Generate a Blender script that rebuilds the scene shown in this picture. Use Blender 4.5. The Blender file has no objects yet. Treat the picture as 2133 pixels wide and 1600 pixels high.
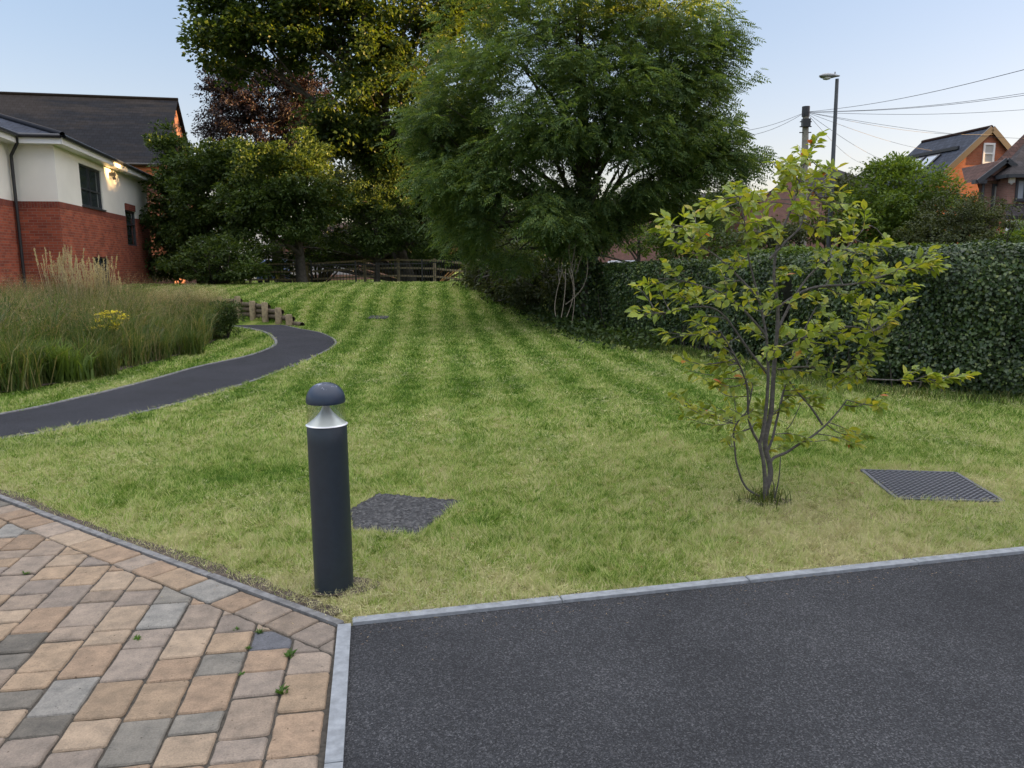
import bpy, math, random
import numpy as np
from mathutils import Vector, Matrix
random.seed(7); RNG = np.random.default_rng(7)
R = math.radians
SC = bpy.context.scene
COL = SC.collection

# ------------------------------------------------------------------ camera
CAM_H = 1.5; PITCH = R(9.0); ROLL = R(0.45); F = 1600.0
fw = np.array([0, math.cos(PITCH), -math.sin(PITCH)]); r0 = np.array([1., 0, 0]); u0 = np.cross(r0, fw)
rt = r0*math.cos(ROLL) - u0*math.sin(ROLL); up = u0*math.cos(ROLL) + r0*math.sin(ROLL)
cam = bpy.data.objects.new('camera', bpy.data.cameras.new('camera')); COL.objects.link(cam)
cam.data.sensor_width = 36; cam.data.lens = F/2133*36; cam.data.clip_start = 0.05; cam.data.clip_end = 3000
m = Matrix(((rt[0], up[0], -fw[0], 0), (rt[1], up[1], -fw[1], 0), (rt[2], up[2], -fw[2], CAM_H), (0, 0, 0, 1)))
cam.matrix_world = m
SC.camera = cam

# ------------------------------------------------------------------ world, sun, exposure
SKY_GAMMA = 0.50; SKY_TINT = (0.64, 0.65, 0.76); OVERHEAD_FILL = (2.05, 1.9, 1.78); HORIZON = (0.30, 0.19, 0.08)
SUN_EL = R(4.5); SUN_AZ = R(84.0)          # azimuth clockwise from +Y (view direction)
w = bpy.data.worlds.new('World'); SC.world = w; w.use_nodes = True
nt = w.node_tree; nt.nodes.clear()
sky = nt.nodes.new('ShaderNodeTexSky'); sky.sky_type = 'NISHITA'; sky.sun_disc = False
sky.sun_elevation = SUN_EL; sky.sun_rotation = SUN_AZ
sky.air_density = 1.0; sky.dust_density = 2.0; sky.ozone_density = 2.0
bg = nt.nodes.new('ShaderNodeBackground'); bg.inputs[1].default_value = 0.15
wo = nt.nodes.new('ShaderNodeOutputWorld')
gm = nt.nodes.new('ShaderNodeGamma'); gm.inputs[1].default_value = SKY_GAMMA      # flattens the sky's brightness range
nt.links.new(sky.outputs[0], gm.inputs[0])
tc_ = nt.nodes.new('ShaderNodeTexCoord'); sx_ = nt.nodes.new('ShaderNodeSeparateXYZ'); nt.links.new(tc_.outputs['Generated'], sx_.inputs[0])
ti_ = nt.nodes.new('ShaderNodeVectorMath'); ti_.operation = 'MULTIPLY'; nt.links.new(gm.outputs[0], ti_.inputs[0]); ti_.inputs[1].default_value = SKY_TINT
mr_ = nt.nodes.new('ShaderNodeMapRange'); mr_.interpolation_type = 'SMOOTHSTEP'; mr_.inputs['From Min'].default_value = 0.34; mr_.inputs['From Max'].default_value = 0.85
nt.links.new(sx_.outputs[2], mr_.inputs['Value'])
ve_ = nt.nodes.new('ShaderNodeVectorMath'); ve_.operation = 'SCALE'; ve_.inputs[0].default_value = OVERHEAD_FILL; nt.links.new(mr_.outputs[0], ve_.inputs['Scale'])
ad_ = nt.nodes.new('ShaderNodeVectorMath'); ad_.operation = 'ADD'; nt.links.new(ti_.outputs[0], ad_.inputs[0]); nt.links.new(ve_.outputs[0], ad_.inputs[1])   # added overhead glow, out of view, lifting the light on the scene
m2_ = nt.nodes.new('ShaderNodeMapRange'); m2_.interpolation_type = 'SMOOTHSTEP'; m2_.inputs['From Min'].default_value = 0.30; m2_.inputs['From Max'].default_value = -0.02
nt.links.new(sx_.outputs[2], m2_.inputs['Value'])
v2_ = nt.nodes.new('ShaderNodeVectorMath'); v2_.operation = 'SCALE'; v2_.inputs[0].default_value = HORIZON; nt.links.new(m2_.outputs[0], v2_.inputs['Scale'])
a2_ = nt.nodes.new('ShaderNodeVectorMath'); a2_.operation = 'ADD'; nt.links.new(ad_.outputs[0], a2_.inputs[0]); nt.links.new(v2_.outputs[0], a2_.inputs[1])       # warm haze low over the horizon
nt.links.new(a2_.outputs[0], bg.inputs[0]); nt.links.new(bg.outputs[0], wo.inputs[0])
sl = bpy.data.lights.new('sun', 'SUN'); sl.energy = 4.7; sl.angle = R(0.5); sl.color = (1.0, 0.60, 0.24)
so = bpy.data.objects.new('sun', sl); COL.objects.link(so)
sd = Vector((math.sin(SUN_AZ)*math.cos(SUN_EL), math.cos(SUN_AZ)*math.cos(SUN_EL), math.sin(SUN_EL)))
so.rotation_euler = sd.to_track_quat('Z', 'Y').to_euler(); so.location = (40, 10, 30)
SC.view_settings.view_transform = 'Standard'; SC.view_settings.look = 'None'
SC.view_settings.exposure = 2.6; SC.view_settings.gamma = 1.0
SC.cycles.max_bounces = 6; SC.cycles.transparent_max_bounces = 6; SC.cycles.diffuse_bounces = 3
SC.cycles.glossy_bounces = 2; SC.cycles.transmission_bounces = 4

# ------------------------------------------------------------------ photo measurement -> world positions
def P(px, py, D):                      # the point at distance D (metres along +Y) seen at that photo position
    d = fw*F + rt*(px-1066.5) - up*(py-800); t = D/d[1]
    return np.array([d[0]*t, D, d[2]*t+CAM_H])
def G(px, py, z=0.0):                  # ground point
    d = fw*F + rt*(px-1066.5) - up*(py-800); t = (z-CAM_H)/d[2]
    return np.array([d[0]*t, d[1]*t, z])

# ------------------------------------------------------------------ terrain
def sm(t):
    t = np.clip(t, 0, 1); return t*t*(3-2*t)
def wall_y(x):
    return np.interp(x, [-12, -9.0, -7.4, -5.7, -4.2, -3.0], [21.9, 21.6, 21.05, 19.35, 17.4, 16.5])
def H(x, y):
    x = np.asarray(x, float); y = np.asarray(y, float)
    wd = np.interp(x, [-6.1, -5.0, -3.0], [0.16, 2.2, 8.0])
    z = 0.46*sm((y-wall_y(x))/wd) + 0.34*sm((y-18)/10.0)
    z = z*(1-sm((x+2.2)/4.2)) + 0.10*sm((y-14)/14)*sm((x+2.2)/4.2)
    z = z - 0.22*sm((y-28.6)/2.5)*(1-sm((x+2.2)/4.2))
    far = sm((y-32)/10); right = sm((x-9)/6)
    z = z*(1-far*0.6)
    return z

# ------------------------------------------------------------------ materials
def mat(name):
    m = bpy.data.materials.new(name); m.use_nodes = True; t = m.node_tree
    b = t.nodes['Principled BSDF']; return m, t, b
def N(t, typ, **kw):
    n = t.nodes.new(typ)
    for k, v in kw.items():
        if k.startswith('i_'): n.inputs[k[2:].replace('_', ' ')].default_value = v
        else: setattr(n, k, v)
    return n
def ramp(t, src, stops):
    r = t.nodes.new('ShaderNodeValToRGB'); e = r.color_ramp.elements
    while len(e) < len(stops): e.new(0.5)
    for i, (p, c) in enumerate(stops):
        e[i].position = p; e[i].color = (*c, 1) if len(c) == 3 else c
    t.links.new(src, r.inputs[0]); return r
def mixc(t, fac, a, b, mode='MIX'):
    n = t.nodes.new('ShaderNodeMix'); n.data_type = 'RGBA'; n.blend_type = mode
    for sock, v in ((n.inputs[0], fac), (n.inputs[6], a), (n.inputs[7], b)):
        if isinstance(v, (int, float)): sock.default_value = v
        elif isinstance(v, tuple): sock.default_value = (*v, 1)
        else: t.links.new(v, sock)
    return n.outputs[2]
def mathn(t, op, a, b=None, c=None, clamp=False):
    n = t.nodes.new('ShaderNodeMath'); n.operation = op; n.use_clamp = clamp
    for i, v in enumerate((a, b, c)):
        if v is None: continue
        if isinstance(v, (int, float)): n.inputs[i].default_value = v
        else: t.links.new(v, n.inputs[i])
    return n.outputs[0]
def bump(t, b, h, strength, dist=0.02):
    n = N(t, 'ShaderNodeBump'); n.inputs['Strength'].default_value = strength; n.inputs['Distance'].default_value = dist
    t.links.new(h, n.inputs['Height']); t.links.new(n.outputs[0], b.inputs['Normal'])
def noise(t, vec, scale, detail=4, rough=0.55):
    n = N(t, 'ShaderNodeTexNoise'); n.inputs['Scale'].default_value = scale; n.inputs['Detail'].default_value = detail
    n.inputs['Roughness'].default_value = rough
    if vec is not None: t.links.new(vec, n.inputs['Vector'])
    return n.outputs['Fac']
def pos(t): return N(t, 'ShaderNodeNewGeometry').outputs['Position']

def leafmat(name, stops, transl=0.45, rough=0.5, spec=0.3, patch=None):
    m, t, b = mat(name)
    g = N(t, 'ShaderNodeNewGeometry')
    r = ramp(t, g.outputs['Random Per Island'], stops)
    c = r.outputs[0]
    nz = noise(t, g.outputs['Position'], 0.9 if patch is None else patch, 3)
    v = ramp(t, nz, [(0.3, (0.65, 0.68, 0.7)), (0.7, (1.3, 1.25, 1.1))])
    c = mixc(t, 1.0, c, v.outputs[0], 'MULTIPLY')
    t.links.new(c, b.inputs['Base Color']); b.inputs['Roughness'].default_value = rough
    b.inputs['Specular IOR Level'].default_value = spec
    tr = N(t, 'ShaderNodeBsdfTranslucent'); 
    c2 = mixc(t, 1.0, c, (1.5, 1.35, 0.55), 'MULTIPLY')
    t.links.new(c2, tr.inputs[0])
    mx = N(t, 'ShaderNodeMixShader'); mx.inputs[0].default_value = transl
    t.links.new(b.outputs[0], mx.inputs[1]); t.links.new(tr.outputs[0], mx.inputs[2])
    t.links.new(mx.outputs[0], t.nodes['Material Output'].inputs[0]); return m
def plain(name, col, rough=0.6, metal=0.0, nscale=None, namt=0.25, bmp=0, spec=0.5):
    m, t, b = mat(name)
    b.inputs['Roughness'].default_value = rough; b.inputs['Metallic'].default_value = metal
    b.inputs['Specular IOR Level'].default_value = spec
    if nscale:
        nz = noise(t, pos(t), nscale, 6)
        lo = tuple(c*(1-namt) for c in col); hi = tuple(min(1, c*(1+namt)) for c in col)
        r = ramp(t, nz, [(0.3, lo), (0.7, hi)]); t.links.new(r.outputs[0], b.inputs['Base Color'])
        if bmp: bump(t, b, nz, bmp)
    else: b.inputs['Base Color'].default_value = (*col, 1)
    return m

# lawn colour, shared by the ground sheet and the blades that stand on it
def lawn_colour(t, g):
    p = g.outputs['Position']
    sx = N(t, 'ShaderNodeSeparateXYZ'); t.links.new(p, sx.inputs[0])
    n1 = noise(t, p, 0.9, 5, 0.62); n2 = noise(t, p, 4.5, 4, 0.65); n3 = noise(t, p, 18, 3, 0.6)
    # mowing stripes run away from the road, slightly left
    u = mathn(t, 'MULTIPLY_ADD', sx.outputs[1], 0.10, sx.outputs[0])
    wob = mathn(t, 'MULTIPLY_ADD', n1, 0.35, u)
    s = mathn(t, 'SINE', mathn(t, 'MULTIPLY', wob, 9.5))
    yy = mathn(t, 'MULTIPLY', mathn(t, 'SUBTRACT', sx.outputs[1], 4.5), 0.2, clamp=True)
    stripe = mathn(t, 'MULTIPLY', s, mathn(t, 'MULTIPLY', yy, 0.082))
    near = mathn(t, 'MULTIPLY', mathn(t, 'SUBTRACT', 8.0, sx.outputs[1]), 0.035)
    near = mathn(t, 'MINIMUM', mathn(t, 'MAXIMUM', near, -0.03), 0.075)
    d = mathn(t, 'ADD', mathn(t, 'MULTIPLY', n1, 0.42), mathn(t, 'MULTIPLY', n2, 0.50))
    d = mathn(t, 'ADD', d, mathn(t, 'MULTIPLY', n3, 0.34))
    d = mathn(t, 'SUBTRACT', d, 0.09)
    d = mathn(t, 'ADD', d, stripe); d = mathn(t, 'ADD', d, near)
    at = N(t, 'ShaderNodeAttribute'); at.attribute_name = 'dry'
    d = mathn(t, 'ADD', d, at.outputs['Fac'])
    return d
LAWN_STOPS = [(0.36, (0.080, 0.170, 0.016)), (0.46, (0.165, 0.29, 0.034)), (0.55, (0.31, 0.43, 0.085)), (0.66, (0.47, 0.52, 0.17)), (0.84, (0.60, 0.55, 0.31))]
def lawn_mats():
    m, t, b = mat('lawn_soil_grass')
    g = N(t, 'ShaderNodeNewGeometry'); d = lawn_colour(t, g)
    r = ramp(t, d, LAWN_STOPS)
    fine = noise(t, g.outputs['Position'], 90, 3, 0.7)
    c = mixc(t, 1.0, r.outputs[0], ramp(t, fine, [(0.35, (0.20, 0.17, 0.14)), (0.65, (0.80, 0.80, 0.75))]).outputs[0], 'MULTIPLY')
    t.links.new(c, b.inputs['Base Color']); b.inputs['Roughness'].default_value = 0.9; b.inputs['Specular IOR Level'].default_value = 0.1
    bump(t, b, fine, 0.8, 0.03)
    m2, t, b = mat('grass_blades')
    g = N(t, 'ShaderNodeNewGeometry'); d = lawn_colour(t, g)
    rn = g.outputs['Random Per Island']
    d = mathn(t, 'ADD', d, mathn(t, 'MULTIPLY', mathn(t, 'SUBTRACT', rn, 0.5), 0.46))
    r = ramp(t, d, LAWN_STOPS)
    t.links.new(r.outputs[0], b.inputs['Base Color']); b.inputs['Roughness'].default_value = 0.6; b.inputs['Specular IOR Level'].default_value = 0.25
    tr = N(t, 'ShaderNodeBsdfTranslucent'); t.links.new(r.outputs[0], tr.inputs[0])
    mx = N(t, 'ShaderNodeMixShader'); mx.inputs[0].default_value = 0.35
    t.links.new(b.outputs[0], mx.inputs[1]); t.links.new(tr.outputs[0], mx.inputs[2])
    t.links.new(mx.outputs[0], t.nodes['Material Output'].inputs[0])
    return m, m2
M = {}
M['lawn'], M['blades'] = lawn_mats()

def asphalt(name, base, chip):
    m, t, b = mat(name); p = pos(t)
    v = N(t, 'ShaderNodeTexVoronoi'); v.inputs['Scale'].default_value = 190; t.links.new(p, v.inputs['Vector'])
    n1 = noise(t, p, 260, 2); n2 = noise(t, p, 1.1, 7, 0.68)
    r = ramp(t, v.outputs['Color'], [(0.2, base), (0.62, tuple(x*1.7 for x in base)), (0.93, chip)])
    c = mixc(t, 1.0, r.outputs[0], ramp(t, n2, [(0.32, (0.66, 0.66, 0.68)), (0.5, (1, 1, 1)), (0.68, (1.32, 1.31, 1.29))]).outputs[0], 'MULTIPLY')
    c = mixc(t, 1.0, c, ramp(t, n1, [(0.35, (0.6, 0.6, 0.6)), (0.65, (1.35, 1.35, 1.35))]).outputs[0], 'MULTIPLY')
    t.links.new(c, b.inputs['Base Color']); b.inputs['Roughness'].default_value = 0.8; b.inputs['Specular IOR Level'].default_value = 0.35
    h = mathn(t, 'ADD', v.outputs['Distance'], n1); bump(t, b, h, 0.9, 0.006); return m
M['tarmac'] = asphalt('tarmac', (0.024, 0.0255, 0.029), (0.11, 0.113, 0.12))
M['path'] = asphalt('path_tarmac', (0.015, 0.016, 0.022), (0.045, 0.047, 0.058))
M['concrete'] = plain('concrete', (0.24, 0.26, 0.28), 0.85, nscale=28, namt=0.22, bmp=0.25)
M['concrete_old'] = plain('weathered_concrete', (0.17, 0.17, 0.17), 0.9, nscale=20, namt=0.4, bmp=0.4)
M['joint'] = plain('joint_sand', (0.055, 0.048, 0.038), 0.95, nscale=60, namt=0.5)
M['soil'] = plain('soil', (0.075, 0.058, 0.042), 0.95, nscale=35, namt=0.6, bmp=0.9)
def paver_mat():
    m, t, b = mat('paver'); p = pos(t)
    at = N(t, 'ShaderNodeAttribute'); at.attribute_name = 'col'
    n1 = noise(t, p, 14, 5, 0.65); n2 = noise(t, p, 160, 3, 0.7); n3 = noise(t, p, 60, 2)
    c = mixc(t, 1.0, at.outputs['Color'], ramp(t, n1, [(0.3, (0.70, 0.71, 0.72)), (0.7, (1.22, 1.2, 1.18))]).outputs[0], 'MULTIPLY')
    c = mixc(t, 1.0, c, ramp(t, n2, [(0.3, (0.80, 0.80, 0.80)), (0.7, (1.2, 1.2, 1.2))]).outputs[0], 'MULTIPLY')
    spot = ramp(t, n3, [(0.24, (0.35, 0.33, 0.3)), (0.31, (1, 1, 1))]).outputs[0]
    c = mixc(t, 1.0, c, spot, 'MULTIPLY')
    t.links.new(c, b.inputs['Base Color']); b.inputs['Roughness'].default_value = 0.85; b.inputs['Specular IOR Level'].default_value = 0.3
    bump(t, b, mathn(t, 'ADD', n2, n1), 0.5, 0.006); return m
M['paver'] = paver_mat()
def brickmat(name, c1, c2, mortar, scale=1.0):
    m, t, b = mat(name); uv = N(t, 'ShaderNodeUVMap')
    br = N(t, 'ShaderNodeTexBrick'); t.links.new(uv.outputs[0], br.inputs['Vector'])
    for k, v in (('Color1', c1), ('Color2', c2), ('Mortar', mortar)): br.inputs[k].default_value = (*v, 1)
    br.inputs['Scale'].default_value = scale; br.inputs['Mortar Size'].default_value = 0.006
    br.inputs['Brick Width'].default_value = 0.225; br.inputs['Row Height'].default_value = 0.075
    n = noise(t, uv.outputs[0], 1.7, 5); n2 = noise(t, uv.outputs[0], 9, 3)
    c = mixc(t, 1.0, br.outputs[0], ramp(t, n, [(0.3, (0.8, 0.8, 0.8)), (0.7, (1.2, 1.15, 1.12))]).outputs[0], 'MULTIPLY')
    eff = ramp(t, n2, [(0.66, (0, 0, 0)), (0.76, (1, 1, 1))]).outputs[0]
    c = mixc(t, mathn(t, 'MULTIPLY', eff, 0.22), c, (0.5, 0.42, 0.38))
    t.links.new(c, b.inputs['Base Color']); b.inputs['Roughness'].default_value = 0.9; b.inputs['Specular IOR Level'].default_value = 0.2
    bump(t, b, br.outputs['Fac'], -0.4, 0.01); return m
M['brick'] = brickmat('red_brick', (0.40, 0.105, 0.058), (0.24, 0.060, 0.040), (0.26, 0.17, 0.14))
M['brick_band'] = brickmat('soldier_brick', (0.25, 0.062, 0.04), (0.18, 0.045, 0.035), (0.2, 0.13, 0.11))
M['brick_orange'] = brickmat('orange_brick', (0.40, 0.135, 0.068), (0.32, 0.10, 0.052), (0.30, 0.2, 0.15))
M['brick_pink'] = brickmat('brown_pink_brick', (0.27, 0.15, 0.125), (0.22, 0.12, 0.10), (0.25, 0.2, 0.17))
M['brick_dark'] = brickmat('dark_brick', (0.14, 0.062, 0.045), (0.10, 0.045, 0.035), (0.14, 0.10, 0.09))
def tilemat(name, col, pitch=0.28, amt=0.25):
    m, t, b = mat(name); uv = N(t, 'ShaderNodeUVMap')
    br = N(t, 'ShaderNodeTexBrick'); t.links.new(uv.outputs[0], br.inputs['Vector'])
    br.inputs['Color1'].default_value = (*[c*(1+amt) for c in col], 1); br.inputs['Color2'].default_value = (*[c*(1-amt) for c in col], 1)
    br.inputs['Mortar'].default_value = (*[c*0.35 for c in col], 1)
    br.inputs['Scale'].default_value = 1; br.inputs['Mortar Size'].default_value = 0.012
    br.inputs['Brick Width'].default_value = 0.3; br.inputs['Row Height'].default_value = pitch
    n2 = noise(t, uv.outputs[0], 2.5, 5); c = mixc(t, 1.0, br.outputs[0], ramp(t, n2, [(0.3, (0.8,)*3), (0.7, (1.25,)*3)]).outputs[0], 'MULTIPLY')
    t.links.new(c, b.inputs['Base Color']); b.inputs['Roughness'].default_value = 0.8; b.inputs['Specular IOR Level'].default_value = 0.18
    bump(t, b, br.outputs['Fac'], -0.6, 0.02); return m
M['slate'] = tilemat('dark_slate', (0.010, 0.0115, 0.016), amt=0.18); M['slate_blue'] = tilemat('grey_slate', (0.045, 0.054, 0.075), amt=0.15)
M['slate_brown'] = tilemat('grey_brown_tiles', (0.045, 0.04, 0.042)); M['tile_brown'] = tilemat('red_brown_tiles', (0.085, 0.046, 0.038))
M['roof_tile'] = tilemat('dark_roof_tiles', (0.034, 0.042, 0.062), 0.33, 0.12)
M['render'] = plain('white_render', (0.82, 0.80, 0.75), 0.9, nscale=1.2, namt=0.05)
M['upvc'] = plain('white_upvc', (0.78, 0.78, 0.78), 0.4)
M['black_plastic'] = plain('black_gutter', (0.022, 0.024, 0.03), 0.4)
M['grey_frame'] = plain('anthracite_frame', (0.045, 0.05, 0.058), 0.45)
M['bollard'] = plain('anthracite_paint', (0.017, 0.026, 0.038), 0.45, nscale=40, namt=0.1)
M['timber'] = plain('weathered_timber', (0.27, 0.215, 0.13), 0.85, nscale=14, namt=0.35, bmp=0.3)
M['timber_dark'] = plain('dark_timber', (0.10, 0.078, 0.052), 0.9, nscale=14, namt=0.4, bmp=0.3)
M['black_metal'] = plain('black_railing', (0.015, 0.016, 0.015), 0.5)
M['pole_grey'] = plain('painted_steel', (0.075, 0.085, 0.10), 0.5, nscale=3, namt=0.15)
M['pole_wood'] = plain('pole_wood', (0.24, 0.225, 0.19), 0.9, nscale=8, namt=0.3)
M['lamp_head'] = plain('lamp_head', (0.30, 0.31, 0.32), 0.45)
M['bark'] = plain('bark', (0.055, 0.048, 0.038), 0.95, nscale=9, namt=0.45, bmp=0.6)
M['bark_grey'] = plain('smooth_grey_bark', (0.105, 0.095, 0.09), 0.8, nscale=45, namt=0.4, bmp=0.3)
M['bark_pale'] = plain('dead_vine', (0.20, 0.17, 0.13), 0.9, nscale=20, namt=0.3)
M['weed'] = leafmat('weed_leaf', [(0, (0.05, 0.12, 0.02)), (1, (0.10, 0.20, 0.04))])
def glass(name, tint=(0.03, 0.04, 0.045), rough=0.08):
    m, t, b = mat(name); b.inputs['Base Color'].default_value = (*tint, 1); b.inputs['Roughness'].default_value = rough
    b.inputs['Specular IOR Level'].default_value = 0.9; return m
M['glass'] = glass('window_glass'); M['glass_pale'] = glass('blind_glass', (0.42, 0.42, 0.40), 0.25); M['glass_sky'] = glass('skylight_glass', (0.30, 0.36, 0.42), 0.05)

# ------------------------------------------------------------------ mesh helpers
def tag(o, label=None, cat=None, group=None, kind=None):
    if label: o['label'] = label
    if cat: o['category'] = cat
    if group: o['group'] = group
    if kind: o['kind'] = kind
    return o
def empty(name, loc, label, cat, group=None):
    o = bpy.data.objects.new(name, None); COL.objects.link(o); o.location = [float(v) for v in loc]; o.empty_display_size = 0.2
    bpy.context.view_layer.update()
    return tag(o, label, cat, group)
def link(name, me, material, parent=None, smooth=False):
    o = bpy.data.objects.new(name, me); COL.objects.link(o)
    if material: me.materials.append(material)
    if parent is not None:
        o.parent = parent
        off = Vector((0, 0, 0)); q = parent
        while q is not None: off += q.location; q = q.parent
        # geometry is written in world coordinates; shift it to the parent's frame
        n = len(me.vertices); a = np.empty(n*3, np.float32); me.vertices.foreach_get('co', a)
        a = a.reshape(-1, 3) - np.array(off, np.float32); me.vertices.foreach_set('co', a.ravel())
    if smooth: me.polygons.foreach_set('use_smooth', np.ones(len(me.polygons), bool))
    me.update(); return o
def np_mesh(name, V, Fc, k=None):
    """V (n,3); Fc (m,k) int array of uniform faces."""
    me = bpy.data.meshes.new(name); V = np.asarray(V, np.float32); Fc = np.asarray(Fc, np.int32); k = Fc.shape[1]
    me.vertices.add(len(V)); me.vertices.foreach_set('co', V.ravel())
    me.loops.add(Fc.size); me.loops.foreach_set('vertex_index', Fc.ravel())
    me.polygons.add(len(Fc)); me.polygons.foreach_set('loop_start', np.arange(len(Fc), dtype=np.int32)*k)
    me.update(calc_edges=True); return me
def autouv(me):
    uv = me.uv_layers.new(name='UVMap')
    for p in me.polygons:
        n = p.normal
        t = Vector((0, 0, 1)).cross(n)
        if t.length < 1e-3: t = Vector((1, 0, 0))
        t.normalize(); b = n.cross(t)
        for li in p.loop_indices:
            c = me.vertices[me.loops[li].vertex_index].co
            uv.data[li].uv = (c.dot(t), c.dot(b))
class MB:
    def __init__(s): s.v = []; s.f = []
    def poly(s, pts):
        i = len(s.v); s.v += [tuple(map(float, p)) for p in pts]; s.f.append(tuple(range(i, i+len(pts))))
    def prism(s, pts, dz):                       # closed prism: polygon pts (ccw from above) extruded down by dz
        n = len(pts); t = [np.array(p, float) for p in pts]; b = [p-np.array([0, 0, dz]) for p in t]
        s.poly(t); s.poly(b[::-1])
        for i in range(n): j = (i+1) % n; s.poly([t[j], t[i], b[i], b[j]])
    def box(s, c, size, rz=0.0, rx=0.0, ry=0.0):
        M3 = np.array(Matrix.Rotation(rz, 3, 'Z') @ Matrix.Rotation(ry, 3, 'Y') @ Matrix.Rotation(rx, 3, 'X'))
        q = [np.array(c)+M3 @ (np.array(size)*0.5*np.array(k)) for k in
             ((-1,-1,-1),(1,-1,-1),(1,1,-1),(-1,1,-1),(-1,-1,1),(1,-1,1),(1,1,1),(-1,1,1))]
        i = len(s.v); s.v += [tuple(p) for p in q]
        for f in ((0,3,2,1),(4,5,6,7),(0,1,5,4),(1,2,6,5),(2,3,7,6),(3,0,4,7)): s.f.append(tuple(i+a for a in f))
    def beam(s, a, b, wd, ht):                   # box beam from a to b
        a = np.array(a, float); b = np.array(b, float); d = b-a; L = np.linalg.norm(d); d /= L
        side = np.cross(d, [0, 0, 1]); 
        if np.linalg.norm(side) < 1e-4: side = np.array([1., 0, 0])
        side /= np.linalg.norm(side); u = np.cross(side, d)
        q = [p+side*wd*.5*i+u*ht*.5*j for p in (a, b) for i, j in ((-1,-1),(1,-1),(1,1),(-1,1))]
        k = len(s.v); s.v += [tuple(p) for p in q]
        for f in ((0,1,2,3),(7,6,5,4),(0,4,5,1),(1,5,6,2),(2,6,7,3),(3,7,4,0)): s.f.append(tuple(k+x for x in f))
    def lathe(s, c, prof, n=40, cap0=True, cap1=True):
        base = len(s.v)
        for (r, z) in prof:
            for i in range(n): a = 2*math.pi*i/n; s.v.append((c[0]+r*math.cos(a), c[1]+r*math.sin(a), c[2]+z))
        for j in range(len(prof)-1):
            for i in range(n):
                a = base+j*n+i; b = base+j*n+(i+1) % n; s.f.append((a, b, b+n, a+n))
        if cap0: s.f.append(tuple(base+i for i in range(n))[::-1])
        if cap1: s.f.append(tuple(base+(len(prof)-1)*n+i for i in range(n)))
    def build(s, name, material, parent=None, smooth=False, uv=True):
        me = bpy.data.meshes.new(name); me.from_pydata(s.v, [], s.f); me.update()
        if uv: autouv(me)
        o = link(name, me, material, parent)
        if smooth:
            me.polygons.foreach_set('use_smooth', np.ones(len(me.polygons), bool))
            if hasattr(me, 'set_sharp_from_angle'): me.set_sharp_from_angle(angle=R(40))
        return o
def tube_arrays(polys, k=6):
    """polys: list of (points(n,3), radii(n)) -> verts, quads"""
    V = []; Q = []; off = 0
    ang = np.arange(k)*2*np.pi/k
    for pts, rad in polys:
        pts = np.asarray(pts, float); rad = np.asarray(rad, float); n = len(pts)
        tg = np.gradient(pts, axis=0); tg /= np.linalg.norm(tg, axis=1, keepdims=True)+1e-9
        ref = np.array([0.3, 0.2, 1.0]) if abs(tg[0][2]) < 0.8 else np.array([1.0, 0.2, 0.1])
        s = np.cross(tg, ref); s /= np.linalg.norm(s, axis=1, keepdims=True)+1e-9; u = np.cross(s, tg)
        ring = pts[:, None]+rad[:, None, None]*(s[:, None]*np.cos(ang)[None, :, None]+u[:, None]*np.sin(ang)[None, :, None])
        V.append(ring.reshape(-1, 3))
        i = np.arange(n-1)[:, None]*k; a = np.arange(k)[None]; b = (a+1) % k
        Q.append((np.stack([i+a, i+b, i+k+b, i+k+a], -1).reshape(-1, 4))+off); off += n*k
    return np.concatenate(V), np.concatenate(Q)
def tubes(name, polys, material, parent=None, k=6):
    V, Q = tube_arrays(polys, k); return link(name, np_mesh(name, V, Q), material, parent, smooth=True)
def unit(a): return a/(np.linalg.norm(a, axis=-1, keepdims=True)+1e-9)
def leaf_quads(C, D, Nn, L, W, fold=0.25):
    """one folded rhombic leaf (two triangles) per row"""
    D = unit(D); S = unit(np.cross(D, Nn)); U = np.cross(S, D)
    L = L[:, None]; W = W[:, None]
    a = C; b = C+D*L*0.45+S*W*0.5+U*W*fold; c = C+D*L; d = C+D*L*0.45-S*W*0.5+U*W*fold
    V = np.stack([a, b, c, d], 1).reshape(-1, 3); i = np.arange(len(C))[:, None]*4
    T = np.concatenate([i+np.array([[0, 1, 2]]), i+np.array([[0, 2, 3]])], 1).reshape(-1, 3)
    return V, T
def rnd_dirs(n): return unit(RNG.normal(size=(n, 3)))
def curve(a, b, sag=0.15, n=6, jit=0.05):
    a = np.array(a, float); b = np.array(b, float); L = np.linalg.norm(b-a); t = np.linspace(0, 1, n)[:, None]
    mid = RNG.normal(size=3)*jit*L; p = a+(b-a)*t; p += np.sin(np.pi*t)*(mid+np.array([0, 0, sag*L])); return p

# ------------------------------------------------------------------ SETTING: ground, road, paving, path
def arc(a, b, n): return np.linspace(a, b, n)
xs = np.concatenate([[-900, -400, -200, -120, -80, -60, -45, -35], arc(-28, -12, 17), arc(-11.6, -2.2, 50), arc(-2, 8, 41), arc(8.5, 30, 30), [34, 40, 50, 65, 90, 140, 250, 500, 900]])
ys = np.concatenate([[-300, -100, -40, -15, -6, -2, 0, 1], arc(1.5, 14, 40), arc(14.2, 23, 70), arc(23.3, 34, 40), arc(35, 60, 20), [70, 90, 130, 200, 400, 900, 1800]])
X, Y = np.meshgrid(xs, ys); Z = H(X, Y)
nx, ny = len(xs), len(ys); ii = np.arange(nx*ny).reshape(ny, nx)
Fq = np.stack([ii[:-1, :-1], ii[:-1, 1:], ii[1:, 1:], ii[1:, :-1]], -1).reshape(-1, 4)
me = np_mesh('ground', np.stack([X, Y, Z], -1).reshape(-1, 3), Fq)
tag(link('ground', me, M['lawn'], smooth=True), kind='structure')

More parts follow.
